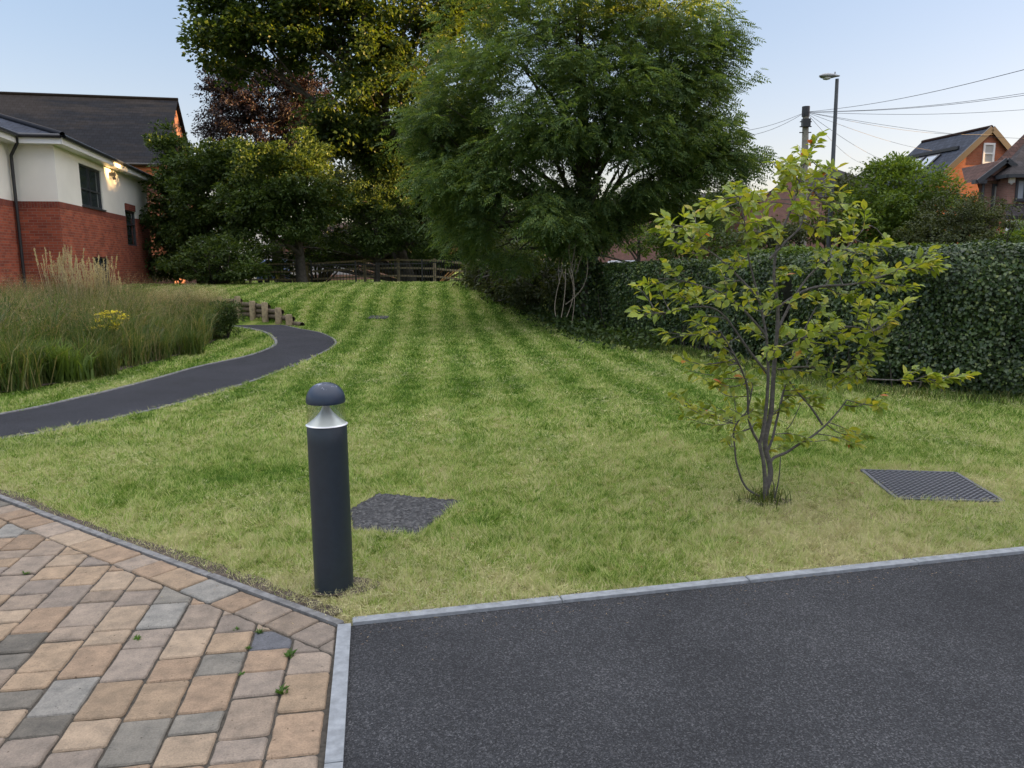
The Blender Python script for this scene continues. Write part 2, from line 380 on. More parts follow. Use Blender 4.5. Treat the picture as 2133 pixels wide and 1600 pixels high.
def pt(x, y, z): return (x, y, z)
K0 = np.array([-0.725, 3.0])                    # where the three kerbs meet
dT = unit(np.array([3.29, 0.735])); nT = np.array([-dT[1], dT[0]])      # road edge direction
dV = unit(np.array([0.152, -0.85])); nV = np.array([-dV[1], dV[0]])     # kerb between paving and road, towards the camera
dL = unit(np.array([-2.51, 1.745])); nL = np.array([dL[1], -dL[0]])     # kerb between paving and lawn
def v3(p, z): return (p[0], p[1], z)
# road sheet
a = K0+dV*0.0; b = K0+dT*30; c = b+dV*30; d = K0+dV*30
mb = MB(); mb.poly([v3(p, 0.006) for p in (K0, d, c, b)]); tag(mb.build('road', M['tarmac'], uv=False), kind='structure')
# kerbs (concrete edging set on edge, 50 mm wide), as separate lengths
def kerb_run(start, d, n, total, wd, z=0.022, seg=0.915, gap=0.005, jit=0.0):
    mb = MB(); L = 0
    while L < total:
        l = min(seg, total-L); o = random.uniform(-jit, jit)
        q = [start+d*L+n*o, start+d*(L+l-gap)+n*o, start+d*(L+l-gap)+n*(wd+o), start+d*L+n*(wd+o)]
        zz = z+random.uniform(-0.002, 0.002)
        ar = sum(q[i][0]*q[(i+1) % 4][1]-q[(i+1) % 4][0]*q[i][1] for i in range(4))
        if ar < 0: q = q[::-1]
        qi = [p+(np.mean(q, 0)-p)*0.0 for p in q]
        # small chamfer
        c = np.mean(q, 0); top = [v3(p+unit(c-p)*0.004, zz) for p in q]; rim = [v3(p, zz-0.004) for p in q]; bot = [v3(p, -0.12) for p in q]
        mb.poly(top)
        for i in range(4):
            j = (i+1) % 4; mb.poly([rim[i], rim[j], top[j], top[i]]); mb.poly([bot[i], bot[j], rim[j], rim[i]])
        L += seg
    return mb
g = 'concrete kerbs edging the road and paving'
tag(kerb_run(K0+dT*0.053, dT, nT, 13, 0.052).build('road_kerb', M['concrete'], uv=False), kind='structure')
tag(kerb_run(K0-nV*0.008-dV*0.004, dV, nV, 10, 0.055, 0.020).build('paving_kerb', M['concrete'], uv=False), kind='structure')
tag(kerb_run(K0+dL*0.012, dL, -nL if nL[1] < 0 else nL, 9, 0.036, 0.016, jit=0.006).build('lawn_kerb', M['concrete_old'], uv=False), kind='structure')

# block paving: every block a chamfered slab, in courses, with a border course along the lawn kerb
PAL = [((0.355, 0.265, 0.18), 5), ((0.33, 0.24, 0.165), 4), ((0.30, 0.24, 0.185), 4), ((0.33, 0.27, 0.215), 3), ((0.385, 0.30, 0.215), 3), ((0.28, 0.235, 0.195), 2)]
GR, DG, BL, PK, LG = (0.225, 0.21, 0.18), (0.175, 0.16, 0.135), (0.135, 0.14, 0.155), (0.30, 0.25, 0.205), (0.27, 0.26, 0.235)
SPOTS = [((20, 1110), LG), ((47, 1121), GR), ((221, 1147), GR), ((71, 1209), DG), ((88, 1260), DG), ((120, 1309), DG), ((292, 1273), GR), ((371, 1250), GR), ((356, 1292), LG), ((178, 1235), PK), ((309, 1235), PK), ((84, 1337), DG), ((47, 1377), DG),
         ((69, 1461), DG), ((178, 1431), LG), ((131, 1493), DG), ((304, 1562), GR), ((281, 1400), PK), ((328, 1334), PK), ((150, 1347), PK), ((187, 1581), PK), ((472, 1384), GR), ((565, 1354), BL), ((447, 1241), LG), ((416, 1525), GR), ((678, 1342), PK), ((547, 1421), PK), ((10, 1590), PK), ((490, 1570), PK)]
SPOTW = [(G(*p)[:2], c) for p, c in SPOTS]
PALF = [c for c, k in PAL for _ in range(k)]
def clip(poly, p0, n):                           # keep the side n.(p-p0) >= 0
    out = []
    for i in range(len(poly)):
        a, b = poly[i], poly[(i+1) % len(poly)]; da = (a-p0)@n; db = (b-p0)@n
        if da >= 0: out.append(a)
        if da*db < 0: out.append(a+(b-a)*da/(da-db))
    return out
PV, PF, PC = [], [], []
def block(poly, col=None):
    if len(poly) < 3: return
    ar = 0.5*sum(poly[i][0]*poly[(i+1) % len(poly)][1]-poly[(i+1) % len(poly)][0]*poly[i][1] for i in range(len(poly)))
    if ar < 0: poly = poly[::-1]; ar = -ar
    if ar < 0.0007: return
    # drop near-duplicate corners, then round every corner a little
    q = [p for i, p in enumerate(poly) if np.linalg.norm(p-poly[i-1]) > 0.012]
    if len(q) < 3: return
    r = []
    for i in range(len(q)):
        a, b, c = q[i-1], q[i], q[(i+1) % len(q)]; rr = random.uniform(0.006, 0.018)
        u1 = unit(a-b); u2 = unit(c-b); l = min(rr, np.linalg.norm(a-b)*.3, np.linalg.norm(c-b)*.3)
        r += [b+u1*l, b+(u1+u2)*l*0.28, b+u2*l]
    # extra wobble on long sides
    s = []
    for i in range(len(r)):
        a, b = r[i], r[(i+1) % len(r)]; s.append(a); L = np.linalg.norm(b-a)
        if L > 0.05:
            k = int(L/0.035); nn = np.array([-(b-a)[1], (b-a)[0]])/L
            for j in range(1, k): s.append(a+(b-a)*j/k+nn*random.uniform(-0.0012, 0.0022))
    c = np.mean(s, 0); z = 0.012+random.uniform(-0.0025, 0.003); tl = np.array([random.uniform(-.012, .012), random.uniform(-.012, .012)])
    def ins(p, d): return p+unit(c-p)*d
    if col is None:
        c0_ = np.mean(poly, 0); dd_ = [np.linalg.norm(c0_-q_) for q_, _ in SPOTW]; j_ = int(np.argmin(dd_)); col = SPOTW[j_][1] if dd_[j_] < 0.085 else (random.choice(PALF) if c0_[0] > -3.2 else random.choice(PALF+[GR, DG, PK]*2))
    k = random.uniform(0.88, 1.12)*0.80; col = tuple(x*k for x in col)
    base = len(PV); n = len(s)
    for dd, dz in ((0.0035, -0.04), (0.0030, -0.007), (0.0075, -0.0015), (0.013, 0)):
        for p in s: qq = ins(p, dd); PV.append((qq[0], qq[1], z+dz+(qq-c)@tl))
    for ring in range(3):
        for i in range(n): j = (i+1) % n; PF.append((base+ring*n+i, base+ring*n+j, base+(ring+1)*n+j, base+(ring+1)*n+i)); PC.append(col)
    PF.append(tuple(base+3*n+i for i in range(n))); PC.append(col)
cd = np.array([math.cos(R(99.2)), math.sin(R(99.2))]); cn = np.array([-cd[1], cd[0]])      # course direction
if cn[0] > 0: cn = -cn                                                                     # towards the left
LN = nL if (nL@(np.array([-3., 2.])-K0)) > 0 else -nL       # inward normal of the paving
VN = nV if nV[0] < 0 else -nV
kerbLp = K0+dL*0.0; vp = K0+VN*0.013
# the border course
BW = 0.165
tt = -0.26
while tt < 8.5:
    l = random.choice([0.24, 0.165, 0.24, 0.20])
    p0 = K0+dL*tt+LN*0.008; q = [p0, p0+dL*l, p0+dL*l+LN*BW, p0+LN*BW]
    q = clip(q, vp, VN)
    skew = K0+LN*0.0
    block(q); tt += l+0.003
lim = K0+LN*(BW+0.012)
off0 = float(vp@cn)
for row in range(0, 34):
    wd = 0.163; o0 = vp+cn*(row*(wd+0.003)); s = -2.6-random.random()*0.2
    while s < 5.5:
        l = random.choice([0.12, 0.163, 0.163, 0.24, 0.24])
        a = o0+cd*s; q = [a, a+cd*l, a+cd*l+cn*wd, a+cn*wd]
        q = clip(q, lim, LN)
        if q: q = clip(q, vp+VN*0.001, VN)
        if q and min(p[1] for p in q) > 0.2: block(q)
        s += l+0.003
me = bpy.data.meshes.new('block_paving'); me.from_pydata(PV, [], PF); me.update()
ca = me.attributes.new('col', 'FLOAT_COLOR', 'FACE'); ca.data.foreach_set('color', np.array([(*c, 1) for c in PC], np.float32).ravel())
tag(link('block_paving', me, M['paver']), kind='structure')
mb = MB(); mb.poly([v3(p, 0.003) for p in (K0, K0+dL*9.5, K0+dL*9.5+dV*9, K0+dV*9)]); tag(mb.build('joint_bedding', M['joint'], uv=False), kind='structure')

# tarmac path
outer = np.array([(-7.6, 3.3), (-5.6, 5.2), (-4.5, 6.6), (-4.03, 7.3), (-3.61, 8.54), (-3.35, 10.26), (-3.24, 12.37), (-3.38, 14.63), (-4.14, 16.69), (-5.02, 18.0), (-6.19, 19.75), (-7.34, 20.9), (-9.0, 21.45), (-12, 21.75)])
inner = np.array([(-8.6, 4.2), (-6.4, 6.1), (-5.25, 7.57), (-4.9, 8.7), (-4.72, 9.9), (-4.6, 11.3), (-4.32, 12.6), (-4.38, 14.2), (-4.85, 15.7), (-5.6, 17.3), (-6.6, 18.6), (-7.8, 19.6), (-9.3, 20.1), (-12, 20.4)])
def resample(p, n=160):
    # centripetal-ish smoothing by Catmull-Rom
    out = []
    for i in range(len(p)-1):
        p0 = p[max(i-1, 0)]; p1 = p[i]; p2 = p[i+1]; p3 = p[min(i+2, len(p)-1)]
        for t in np.linspace(0, 1, 12, endpoint=False):
            out.append(0.5*((2*p1)+(-p0+p2)*t+(2*p0-5*p1+4*p2-p3)*t*t+(-p0+3*p1-3*p2+p3)*t**3))
    out.append(p[-1]); out = np.array(out); s = np.concatenate([[0], np.cumsum(np.linalg.norm(np.diff(out, axis=0), axis=1))])
    q = np.linspace(0, s[-1], n); return np.stack([np.interp(q, s, out[:, 0]), np.interp(q, s, out[:, 1])], 1)
po, pi_ = resample(outer), resample(inner)
def strip(A, B, za, zb, name, material, kind='structure'):
    n = len(A); V = np.concatenate([np.c_[A, za], np.c_[B, zb]]); i = np.arange(n-1)
    Q = np.stack([i, i+n, i+n+1, i+1], -1); 
    me = np_mesh(name, V, Q)
    if me.polygons[0].normal.z < 0: me.flip_normals()
    return tag(link(name, me, material, smooth=True), kind=kind)
zmid = 0.012
strip(po, pi_, np.full(len(po), zmid), np.full(len(po), zmid), 'path', M['path'])
def edging(A, side, name, wd=0.05, z=0.03):
    d = unit(np.gradient(A, axis=0)); n = np.stack([-d[:, 1], d[:, 0]], 1)*side; B = A+n*wd
    V = np.concatenate([np.c_[A, np.full(len(A), 0.0)], np.c_[A, np.full(len(A), z)], np.c_[B, np.full(len(A), z)], np.c_[B, np.full(len(A), -0.02)]]); k = len(A); i = np.arange(k-1)
    Q = np.concatenate([np.stack([i+a*k, i+(a+1)*k, i+(a+1)*k+1, i+a*k+1], -1) for a in range(3)])
    return tag(link(name, np_mesh(name, V, Q), M['concrete_old']), kind='structure')
edging(pi_, 1, 'path_edging', 0.055, 0.022)
edging(po, -1, 'path_edging_outer', 0.035, 0.013)

# planting bed soil
bed_front = np.array([(-9.6, 5.8), (-7.6, 7.2), (-6.35, 8.6), (-5.85, 9.6), (-5.6, 11.1), (-5.6, 13.3), (-6.0, 15.6), (-6.9, 17.6), (-8.6, 19.2), (-12, 19.8)])
bf = resample(bed_front, 80); bb = np.stack([np.full(80, -13.2), np.linspace(4, 19.9, 80)], 1)
strip(bf, bb, np.full(80, 0.02), np.full(80, 0.05), 'bed_soil', M['soil'])

# bare soil along the edges: small irregular sheets
def soil_strip(p0, d, n, L, wmin, wmax, name):
    k = int(L/0.06); t = np.linspace(0, L, k); a = p0[None]+d[None]*t[:, None]
    wv = np.interp(t, np.linspace(0, L, 14), RNG.uniform(wmin, wmax, 14))+RNG.normal(size=k)*0.006
    b = a+n[None]*wv[:, None]
    return strip(a, b, np.full(k, 0.010), np.full(k, 0.004), name, M['soil'])
outL = -LN
soil_strip(K0+dL*0.1+outL*0.028, dL, outL, 8, 0.04, 0.13, 'soil_edge')
soil_strip(K0+dT*0.1+nT*0.05, dT, nT, 11, 0.005, 0.05, 'soil_edge_road')

# ------------------------------------------------------------------ point-in-region helpers for the grass
def inside(poly, x, y):
    c = np.zeros(len(x), bool); n = len(poly)
    for i in range(n):
        x1, y1 = poly[i]; x2, y2 = poly[(i+1) % n]
        c ^= ((y1 > y) != (y2 > y)) & (x < (x2-x1)*(y-y1)/(y2-y1+1e-12)+x1)
    return c
path_poly = np.concatenate([po, pi_[::-1]]); bed_poly = np.concatenate([bf, bb[::-1]])
cov1 = np.array([G(728, 1062), G(790, 1030), G(960, 1045), G(868, 1118), G(735, 1104)])[:, :2]
cov2 = np.array([G(1795, 982), G(1990, 988), G(2090, 1048), G(1868, 1042)])[:, :2]
cov3c = np.array([-3.35, 19.3])
BOL = np.array([-0.838, 3.40])
def lawn_ok(x, y, m=0.0):
    p = np.stack([x, y], 1)-K0
    ok = (p@nT > 0.045-m) | (p@dT < 0)
    ok &= ((p@outL) > 0.03-m) | (p@dL < 0)
    ok &= ~((p@dT < 0) & (p@dL < 0) & (p[:, 1] < 0.04))
    ok &= ~((p@dT < 0.06) & (p[:, 1] < 0.03))
    ok &= ~inside(path_poly, x, y) & ~inside(bed_poly, x, y) & ~inside(cov1, x, y) & ~inside(cov2, x, y)
    ok &= np.hypot(x-BOL[0], y-BOL[1]) > 0.092
    return ok
# dryness: straw along kerbs and around the covers, bollard and tree
def dryness(x, y):
    p = np.stack([x, y], 1)-K0
    e = np.minimum(np.where(p@dT > 0, np.abs(p@nT), 9), np.where(p@dL > 0, np.abs(p@outL), 9))
    d = 0.17*np.exp(-e/0.22)
    d += 0.14*np.exp(-(np.hypot(x-BOL[0], y-BOL[1])/0.35)**2)
    c1 = cov1.mean(0); c2 = cov2.mean(0)
    d += 0.10*np.exp(-np.maximum(np.hypot(x-c1[0], y-c1[1])-0.38, 0)/0.10)
    d += 0.12*np.exp(-np.maximum(np.hypot(x-c2[0], y-c2[1])-0.42, 0)/0.14)
    d += 0.12*np.exp(-(np.hypot(x-1.7, y-4.3)/0.7)**2)+0.09*np.exp(-(np.hypot(x-1.9, y-4.0)/0.5)**2)
    for cx, cy, r, a in ((-1.9, 5.4, .28, -.22), (-0.35, 4.35, .3, -.14), (2.6, 5.9, .5, -.12), (-2.4, 4.9, .35, -.10), (.5, 3.5, .2, -.14), (-1.2, 9, 1.0, -.05), (3.4, 4.3, .5, .08), (-0.1, 3.4, .3, .08)):
        d += a*np.exp(-(((x-cx)/1.6)**2+(y-cy)**2)/r**2)
    return d
HT = RNG.uniform(.45, 1.7, 4096); AT = RNG.uniform(0, 2*np.pi, 4096)
def grass_zone(ymin, ymax, n, h0, h1, w0, w1, clumpy=0.0):
    y = RNG.uniform(ymin, ymax, n); x = RNG.uniform(-1, 1, n)*(y*0.72+0.6)
    if clumpy: x += RNG.normal(size=n)*0.01
    ok = lawn_ok(x, y); x, y = x[ok], y[ok]; n = len(x); z = H(x, y)
    dr = dryness(x, y)
    # thin out on the soil strip
    p = np.stack([x, y], 1)-K0; e = np.where(p@dL > 0, p@outL, 9)
    keep = RNG.random(n) < np.clip((e-0.05)/0.12, 0.12, 1)
    keep &= (RNG.random(n) < np.clip((np.hypot(x-BOL[0], y-BOL[1])-0.08)/0.09, 0.25, 1))
    x, y, z, dr = x[keep], y[keep], z[keep], dr[keep]; n = len(x)
    cs = 0.05*max(1, (ymin+ymax)/9); ci = (np.floor((x+.4*cs*np.sin(y*37))/cs).astype(np.int64)*73856093 ^ np.floor((y*.8+.4*cs*np.sin(x*41))/cs).astype(np.int64)*19349663) & 4095
    hf = HT[ci]; az = AT[ci]
    h = RNG.uniform(h0, h1, n)*(1-np.clip(dr, 0, .3)*0.8)*hf; wd = RNG.uniform(w0, w1, n); a = RNG.uniform(0, 2*np.pi, n)
    ln = RNG.uniform(0.2, 1.3, n)*h; b = az+RNG.normal(size=n)*0.8
    B = np.stack([x, y, z-0.002], 1); S = np.stack([np.cos(a), np.sin(a), np.zeros(n)], 1)*wd[:, None]*.5
    T = B+np.stack([np.cos(b)*ln, np.sin(b)*ln, h], 1)
    V = np.stack([B-S, B+S, T], 1).reshape(-1, 3); return V, dr
Vs, Ds = [], []
for args in ((2.9, 4.2, 240000, .014, .040, .0022, .0045), (4.0, 6.5, 330000, .014, .038, .003, .006), (6.3, 11, 330000, .014, .038, .006, .011), (10.5, 20, 260000, .016, .04, .012, .022), (19, 29.5, 130000, .02, .05, .02, .04)):
    V, d_ = grass_zone(*args); Vs.append(V); Ds.append(np.repeat(d_, 3))
V = np.concatenate(Vs); me = np_mesh('lawn_grass', V, np.arange(len(V)).reshape(-1, 3))
at = me.attributes.new('dry', 'FLOAT', 'POINT'); at.data.foreach_set('value', np.concatenate(Ds).astype(np.float32))
tag(link('lawn_grass', me, M['blades']), 'short mown green and straw coloured grass of the lawn', 'grass', kind='stuff')
# the ground sheet carries the same dryness
g_ = bpy.data.objects['ground'].data; co = np.empty(len(g_.vertices)*3, np.float32); g_.vertices.foreach_get('co', co); co = co.reshape(-1, 3)
at = g_.attributes.new('dry', 'FLOAT', 'POINT'); at.data.foreach_set('value', dryness(co[:, 0], co[:, 1]).astype(np.float32))

# longer tufts: rough grass at the foot of hedge, tree, kerb
def tuft(name, c, r, n, h, mat_, label, cat, group=None, wd=0.006, spread=0.6, kind=None):
    q = RNG.normal(size=(n, 2))*r*0.5; x = c[0]+q[:, 0]; y = c[1]+q[:, 1]; z = np.full(n, c[2])
    return blades(name, x, y, z, h*RNG.uniform(.45, 1, n), wd, mat_, spread, label, cat, group, kind)
def blade_arrays(x, y, z, h, wd, spread):
    n = len(x); a = RNG.uniform(0, 2*np.pi, n); S = np.stack([np.cos(a), np.sin(a), 0*a], 1)*(wd*0.5)
    b = RNG.uniform(0, 2*np.pi, n); ln = h*RNG.uniform(.1, 1, n)*spread
    B = np.stack([x, y, z-0.01], 1); dr = np.stack([np.cos(b), np.sin(b), 0*b], 1)
    M1 = B+dr*(ln*.3)[:, None]+np.stack([0*h, 0*h, h*.6], 1); T = B+dr*ln[:, None]+np.stack([0*h, 0*h, h*(1-.35*(ln/h)**2)], 1)
    V = np.stack([B-S, B+S, M1+S*.8, M1-S*.8, T], 1).reshape(-1, 3); i = np.arange(n)[:, None]*5
    Tt = np.concatenate([i+[[0, 1, 2]], i+[[0, 2, 3]], i+[[3, 2, 4]]], 1).reshape(-1, 3); return V, Tt, T
def blades(name, x, y, z, h, wd, mat_, spread, label, cat, group=None, kind=None, parent=None):
    V, Tt, _ = blade_arrays(x, y, z, h, wd, spread)
    o = link(name, np_mesh(name, V, Tt), mat_, parent)
    if parent is None: tag(o, label, cat, group, kind)
    return o

# ------------------------------------------------------------------ BOLLARD LIGHT
bz = 0.0
bo = empty('bollard_light', (BOL[0], BOL[1], 0), 'dark grey domed bollard light standing on the lawn corner by the kerbs', 'bollard light')
c = (BOL[0], BOL[1], 0); rb = 0.089
mb = MB(); mb.lathe(c, [(rb, -0.05), (rb, 0.0), (rb, 0.70), (rb, 0.778), (rb-0.003, 0.782), (rb-0.012, 0.783)], 64, cap1=False); mb.build('post', M['bollard'], bo, smooth=True)
mb = MB(); mb.lathe(c, [(rb-0.006+0*i, 0.783) for i in range(1)]+[(0.083*(1-t)**2.1+0.0105, 0.785+0.112*t) for t in np.linspace(0, 1, 22)]+[(0.0105, 0.90)], 64); 
mm, t, b = mat('reflector_silver'); b.inputs['Base Color'].default_value = (0.80, 0.82, 0.85, 1); b.inputs['Metallic'].default_value = 0.35; b.inputs['Roughness'].default_value = 0.35
mb.build('reflector', mm, bo, smooth=True)
mm, t, b = mat('clear_lens'); tn = N(t, 'ShaderNodeBsdfTransparent'); tn.inputs[0].default_value = (0.86, 0.88, 0.84, 1)
gl = N(t, 'ShaderNodeBsdfGlossy'); gl.inputs['Roughness'].default_value = 0.04; lw = N(t, 'ShaderNodeFresnel'); lw.inputs[0].default_value = 1.12
mx = N(t, 'ShaderNodeMixShader'); mx.inputs[0].default_value = 0.13; t.links.new(tn.outputs[0], mx.inputs[1]); t.links.new(gl.outputs[0], mx.inputs[2])
t.links.new(mx.outputs[0], t.nodes['Material Output'].inputs[0])
mb = MB(); mb.lathe(c, [(rb-0.003, 0.784), (rb-0.003, 0.884)], 64, False, False); mb.build('lens', mm, bo, smooth=True)
mm, t, b = mat('dome_paint'); b.inputs['Roughness'].default_value = 0.38
tc = N(t, 'ShaderNodeTexCoord'); sp = N(t, 'ShaderNodeSeparateXYZ'); t.links.new(tc.outputs['Object'], sp.inputs[0])
mp = N(t, 'ShaderNodeMapping'); mp.inputs['Scale'].default_value = (60, 60, 14); t.links.new(tc.outputs['Object'], mp.inputs[0])
nz = noise(t, mp.outputs[0], 1.0, 4, 0.6)
hh = mathn(t, 'MULTIPLY', mathn(t, 'SUBTRACT', sp.outputs[2], 0.952), 30.0)
mk = mathn(t, 'ADD', mathn(t, 'MULTIPLY', mathn(t, 'SUBTRACT', nz, 0.56), 5.0), hh)
mk = ramp(t, mk, [(0.45, (0, 0, 0)), (0.75, (1, 1, 1))])
cc = mixc(t, mathn(t, 'MULTIPLY', mk.outputs[0], 0.8), (0.02, 0.034, 0.062), (0.30, 0.33, 0.42)); t.links.new(cc, b.inputs['Base Color'])
mb = MB(); prof = [(rb-0.012, 0.884), (rb-0.004, 0.884), (rb-0.002, 0.890)]+[((rb-0.002)*math.cos(a)**0.85, 0.893+0.082*math.sin(a)) for a in np.linspace(0.02, math.pi/2-0.001, 18)]
mb.lathe(c, prof, 64); mb.build('dome_cap', mm, bo, smooth=True)

# ------------------------------------------------------------------ INSPECTION COVERS
def cover_rough():
    cc_ = cov1.mean(0)
    o = empty('inspection_cover', (cc_[0], cc_[1], 0), 'rough dark tarmac filled inspection cover in the lawn behind the bollard', 'manhole cover', 'inspection covers in the lawn')
    # irregular edge, lumpy top
    n = 46; xs_ = np.linspace(-1, 1, n)
    lo = cov1.min(0)-.01; hi = cov1.max(0)+.01; gx, gy = np.meshgrid(np.linspace(lo[0], hi[0], n), np.linspace(lo[1], hi[1], n))
    gz_ = 0.006+RNG.uniform(0, 0.010, gx.shape); ins = inside(cov1, gx.ravel(), gy.ravel()).reshape(gx.shape); gz_ = np.where(ins, gz_, -0.02)
    idx = np.arange(n*n).reshape(n, n); keep = (ins[:-1, :-1] | ins[1:, 1:] | ins[1:, :-1] | ins[:-1, 1:]).ravel()
    Q = np.stack([idx[:-1, :-1], idx[:-1, 1:], idx[1:, 1:], idx[1:, :-1]], -1).reshape(-1, 4)[keep]
    gx = gx+RNG.uniform(-.003, .003, gx.shape)
    link('lid', np_mesh('lid', np.stack([gx, gy, gz_], -1).reshape(-1, 3), Q), M['cover_rough'], o, smooth=True)
    return o
m_, t, b = mat('cover_infill'); p = pos(t); v = N(t, 'ShaderNodeTexVoronoi'); v.inputs['Scale'].default_value = 55; t.links.new(p, v.inputs['Vector'])
r = ramp(t, v.outputs['Color'], [(0.1, (0.02, 0.021, 0.023)), (0.6, (0.055, 0.056, 0.06)), (0.95, (0.13, 0.13, 0.13))]); t.links.new(r.outputs[0], b.inputs['Base Color'])
b.inputs['Roughness'].default_value = 0.75; bump(t, b, v.outputs['Distance'], 1.0, 0.02); M['cover_rough'] = m_
cover_rough()
m_, t, b = mat('cover_plastic'); b.inputs['Base Color'].default_value = (0.10, 0.105, 0.12, 1); b.inputs['Roughness'].default_value = 0.55; M['cover_plastic'] = m_
m_, t, b = mat('cover_plastic_pit'); b.inputs['Base Color'].default_value = (0.035, 0.035, 0.04, 1); b.inputs['Roughness'].default_value = 0.8; M['cover_pit'] = m_
cc_ = cov2.mean(0); o = empty('inspection_cover', (cc_[0], cc_[1], 0), 'grey ribbed plastic inspection cover in the lawn right of the young tree', 'manhole cover', 'inspection covers in the lawn')
mb = MB(); mb.prism([v3(p, 0.010) for p in (cov2 if np.cross(cov2[1]-cov2[0], cov2[2]-cov2[1]) > 0 else cov2[::-1])], 0.03); mb.build('lid', M['cover_pit'], o)
mb = MB(); A0, A1, A2, A3 = cov2
for i in range(15):
    for j in range(15):
        u = (i+.5)/15; v_ = (j+.5)/15
        u = 0.03+u*0.94; v_ = 0.03+v_*0.94
        p_ = (A0*(1-u)+A1*u)*(1-v_)+(A3*(1-u)+A2*u)*v_
        ang = math.atan2(*(A1-A0)[::-1])+math.pi/4
        mb.box((p_[0], p_[1], 0.0125), (0.046, 0.013, 0.007), ang)
mb.build('tread_pattern', M['cover_plastic'], o)
mb = MB()
for k in range(4): a_, b_ = cov2[k], cov2[(k+1) % 4]; mb.beam(v3(a_, 0.011), v3(b_, 0.011), 0.022, 0.010)
mb.build('rim', M['cover_plastic'], o)
mb = MB(); z3 = float(H(*cov3c)); hh_ = [np.array([*q, 0]) for q in ((-.24, -.18), (.24, -.2), (.26, .18), (-.2, .2))]
mb.prism([(cov3c[0]+q[0], cov3c[1]+q[1], float(H(cov3c[0]+q[0], cov3c[1]+q[1]))+0.02) for q in hh_], 0.12)
tag(mb.build('inspection_cover', M['cover_rough']), 'small dark far inspection cover lying in the middle of the lawn', 'manhole cover', 'inspection covers in the lawn')

# ------------------------------------------------------------------ foliage builder
def crown(name, blobs, mat_, parent, leaf=0.1, per=60, cr=0.35, aspect=0.5, droop=0.2, seed=0, clusters=None, fold=0.2, pinnate=False, outer=0.5, dens=1.0, voids=(0, 0)):
    """blobs: (x,y,z,rx,ry,rz,nclusters). Leaves gather in clusters spread through each blob's volume."""
    Cs = []
    for (x, y, z, rx, ry, rz, nc) in blobs:
        nc = int(nc*dens)
        d = rnd_dirs(nc); rr = RNG.random(nc)**outer; c_ = np.array([x, y, z])+d*rr[:, None]*np.array([rx, ry, rz]); Cs.append(c_)
    C = np.concatenate(Cs)
    for _ in range(voids[0]):
        vc = C[random.randrange(len(C))]+RNG.normal(size=3)*.3; C = C[np.linalg.norm((C-vc)*[1, .45, 1], axis=1) > voids[1]*random.uniform(.6, 1.3)]
    n = len(C); sz = RNG.uniform(.55, 1.35, n)*cr
    out = unit(C-np.mean(C, 0)); k = per
    cc = np.repeat(C, k, 0); ss = np.repeat(sz, k)
    off = rnd_dirs(len(cc))*(RNG.random(len(cc))**0.45*ss)[:, None]; off[:, 2] *= 0.55
    pts = cc+off
    D = unit(off/(ss[:, None])+RNG.normal(size=pts.shape)*0.5+np.repeat(out, k, 0)*0.5-np.array([0, 0, droop]))
    Nn = unit(RNG.normal(size=pts.shape)*0.55+np.array([0, 0, 1.0]))
    L = leaf*RNG.uniform(.65, 1.3, len(pts)); 
    if not pinnate:
        V, T = leaf_quads(pts, D, Nn, L, L*aspect, fold)
    else:
        # each element is a frond with 4 pairs of leaflets and a terminal one
        D = unit(D*np.array([1, 1, .5])); S = unit(np.cross(D, Nn)); Cc, Dd, NN, LL = [], [], [], []
        FL = L*2.6
        for q in (0.25, 0.45, 0.65, 0.85):
            bend = -0.25*q*q
            base = pts+D*(FL*q)[:, None]+np.array([0, 0, 1])*(FL*bend)[:, None]
            for sgn in (-1, 1):
                Cc.append(base); Dd.append(unit(S*sgn+D*0.55+np.array([0, 0, -0.25]))); NN.append(Nn); LL.append(L)
        Cc.append(pts+D*(FL*.95)[:, None]-np.array([0, 0, .24])*FL[:, None]); Dd.append(unit(D+np.array([0, 0, -.4]))); NN.append(Nn); LL.append(L)
        Cc, Dd, NN, LL = map(np.concatenate, (Cc, Dd, NN, LL)); V, T = leaf_quads(Cc, Dd, NN, LL, LL*aspect, fold)
    return link(name, np_mesh(name, V, T), mat_, parent), C
def limbs(base, top, r0_, blobs, C, every=9, kside=7, first=0.35):
    """trunk + limbs to each blob + branches to clusters"""
    base = np.array(base, float); top = np.array(top, float)
    tr = curve(base, top, 0, 12, 0.02); polys = [(tr, np.linspace(r0_, r0_*.08, 12))]
    polys[0][1][0] *= 1.35
    cen = []
    for b in blobs:
        c_ = np.array(b[:3]); h = np.clip((c_[2]-base[2])*0.55, 0, None); L = np.linalg.norm(top-base); q = np.clip(h/L, first*.6, .95)
        a = base+(top-base)*q; p = curve(a, c_, 0.08, 8, 0.06); r1 = r0_*(1-q*.65)*.5; polys.append((p, np.linspace(r1, r1*.3, 8))); cen.append((p, r1))
    for c_ in C[::every]:
        j = int(np.argmin([np.linalg.norm(c_-p[-3]) for p, _ in cen])); p, r1 = cen[j]; i = random.randint(3, 7)
        polys.append((curve(p[i], c_, 0.06, 5, 0.10), np.linspace(max(r1*.28, .012), 0.006, 5)))
    return polys
GREEN_OAK = [(0, (0.030, 0.056, 0.015)), (0.5, (0.052, 0.092, 0.024)), (1, (0.09, 0.135, 0.034))]
M['leaf_big'] = leafmat('maple_leaf', [(0, (0.028, 0.054, 0.014)), (0.6, (0.048, 0.085, 0.020)), (1, (0.09, 0.125, 0.028))], 0.5)
M['leaf_dark'] = leafmat('dark_leaf', GREEN_OAK, 0.35)
M['leaf_purple'] = leafmat('copper_leaf', [(0, (0.016, 0.012, 0.017)), (0.7, (0.026, 0.017, 0.022)), (1, (0.06, 0.026, 0.024))], 0.15)
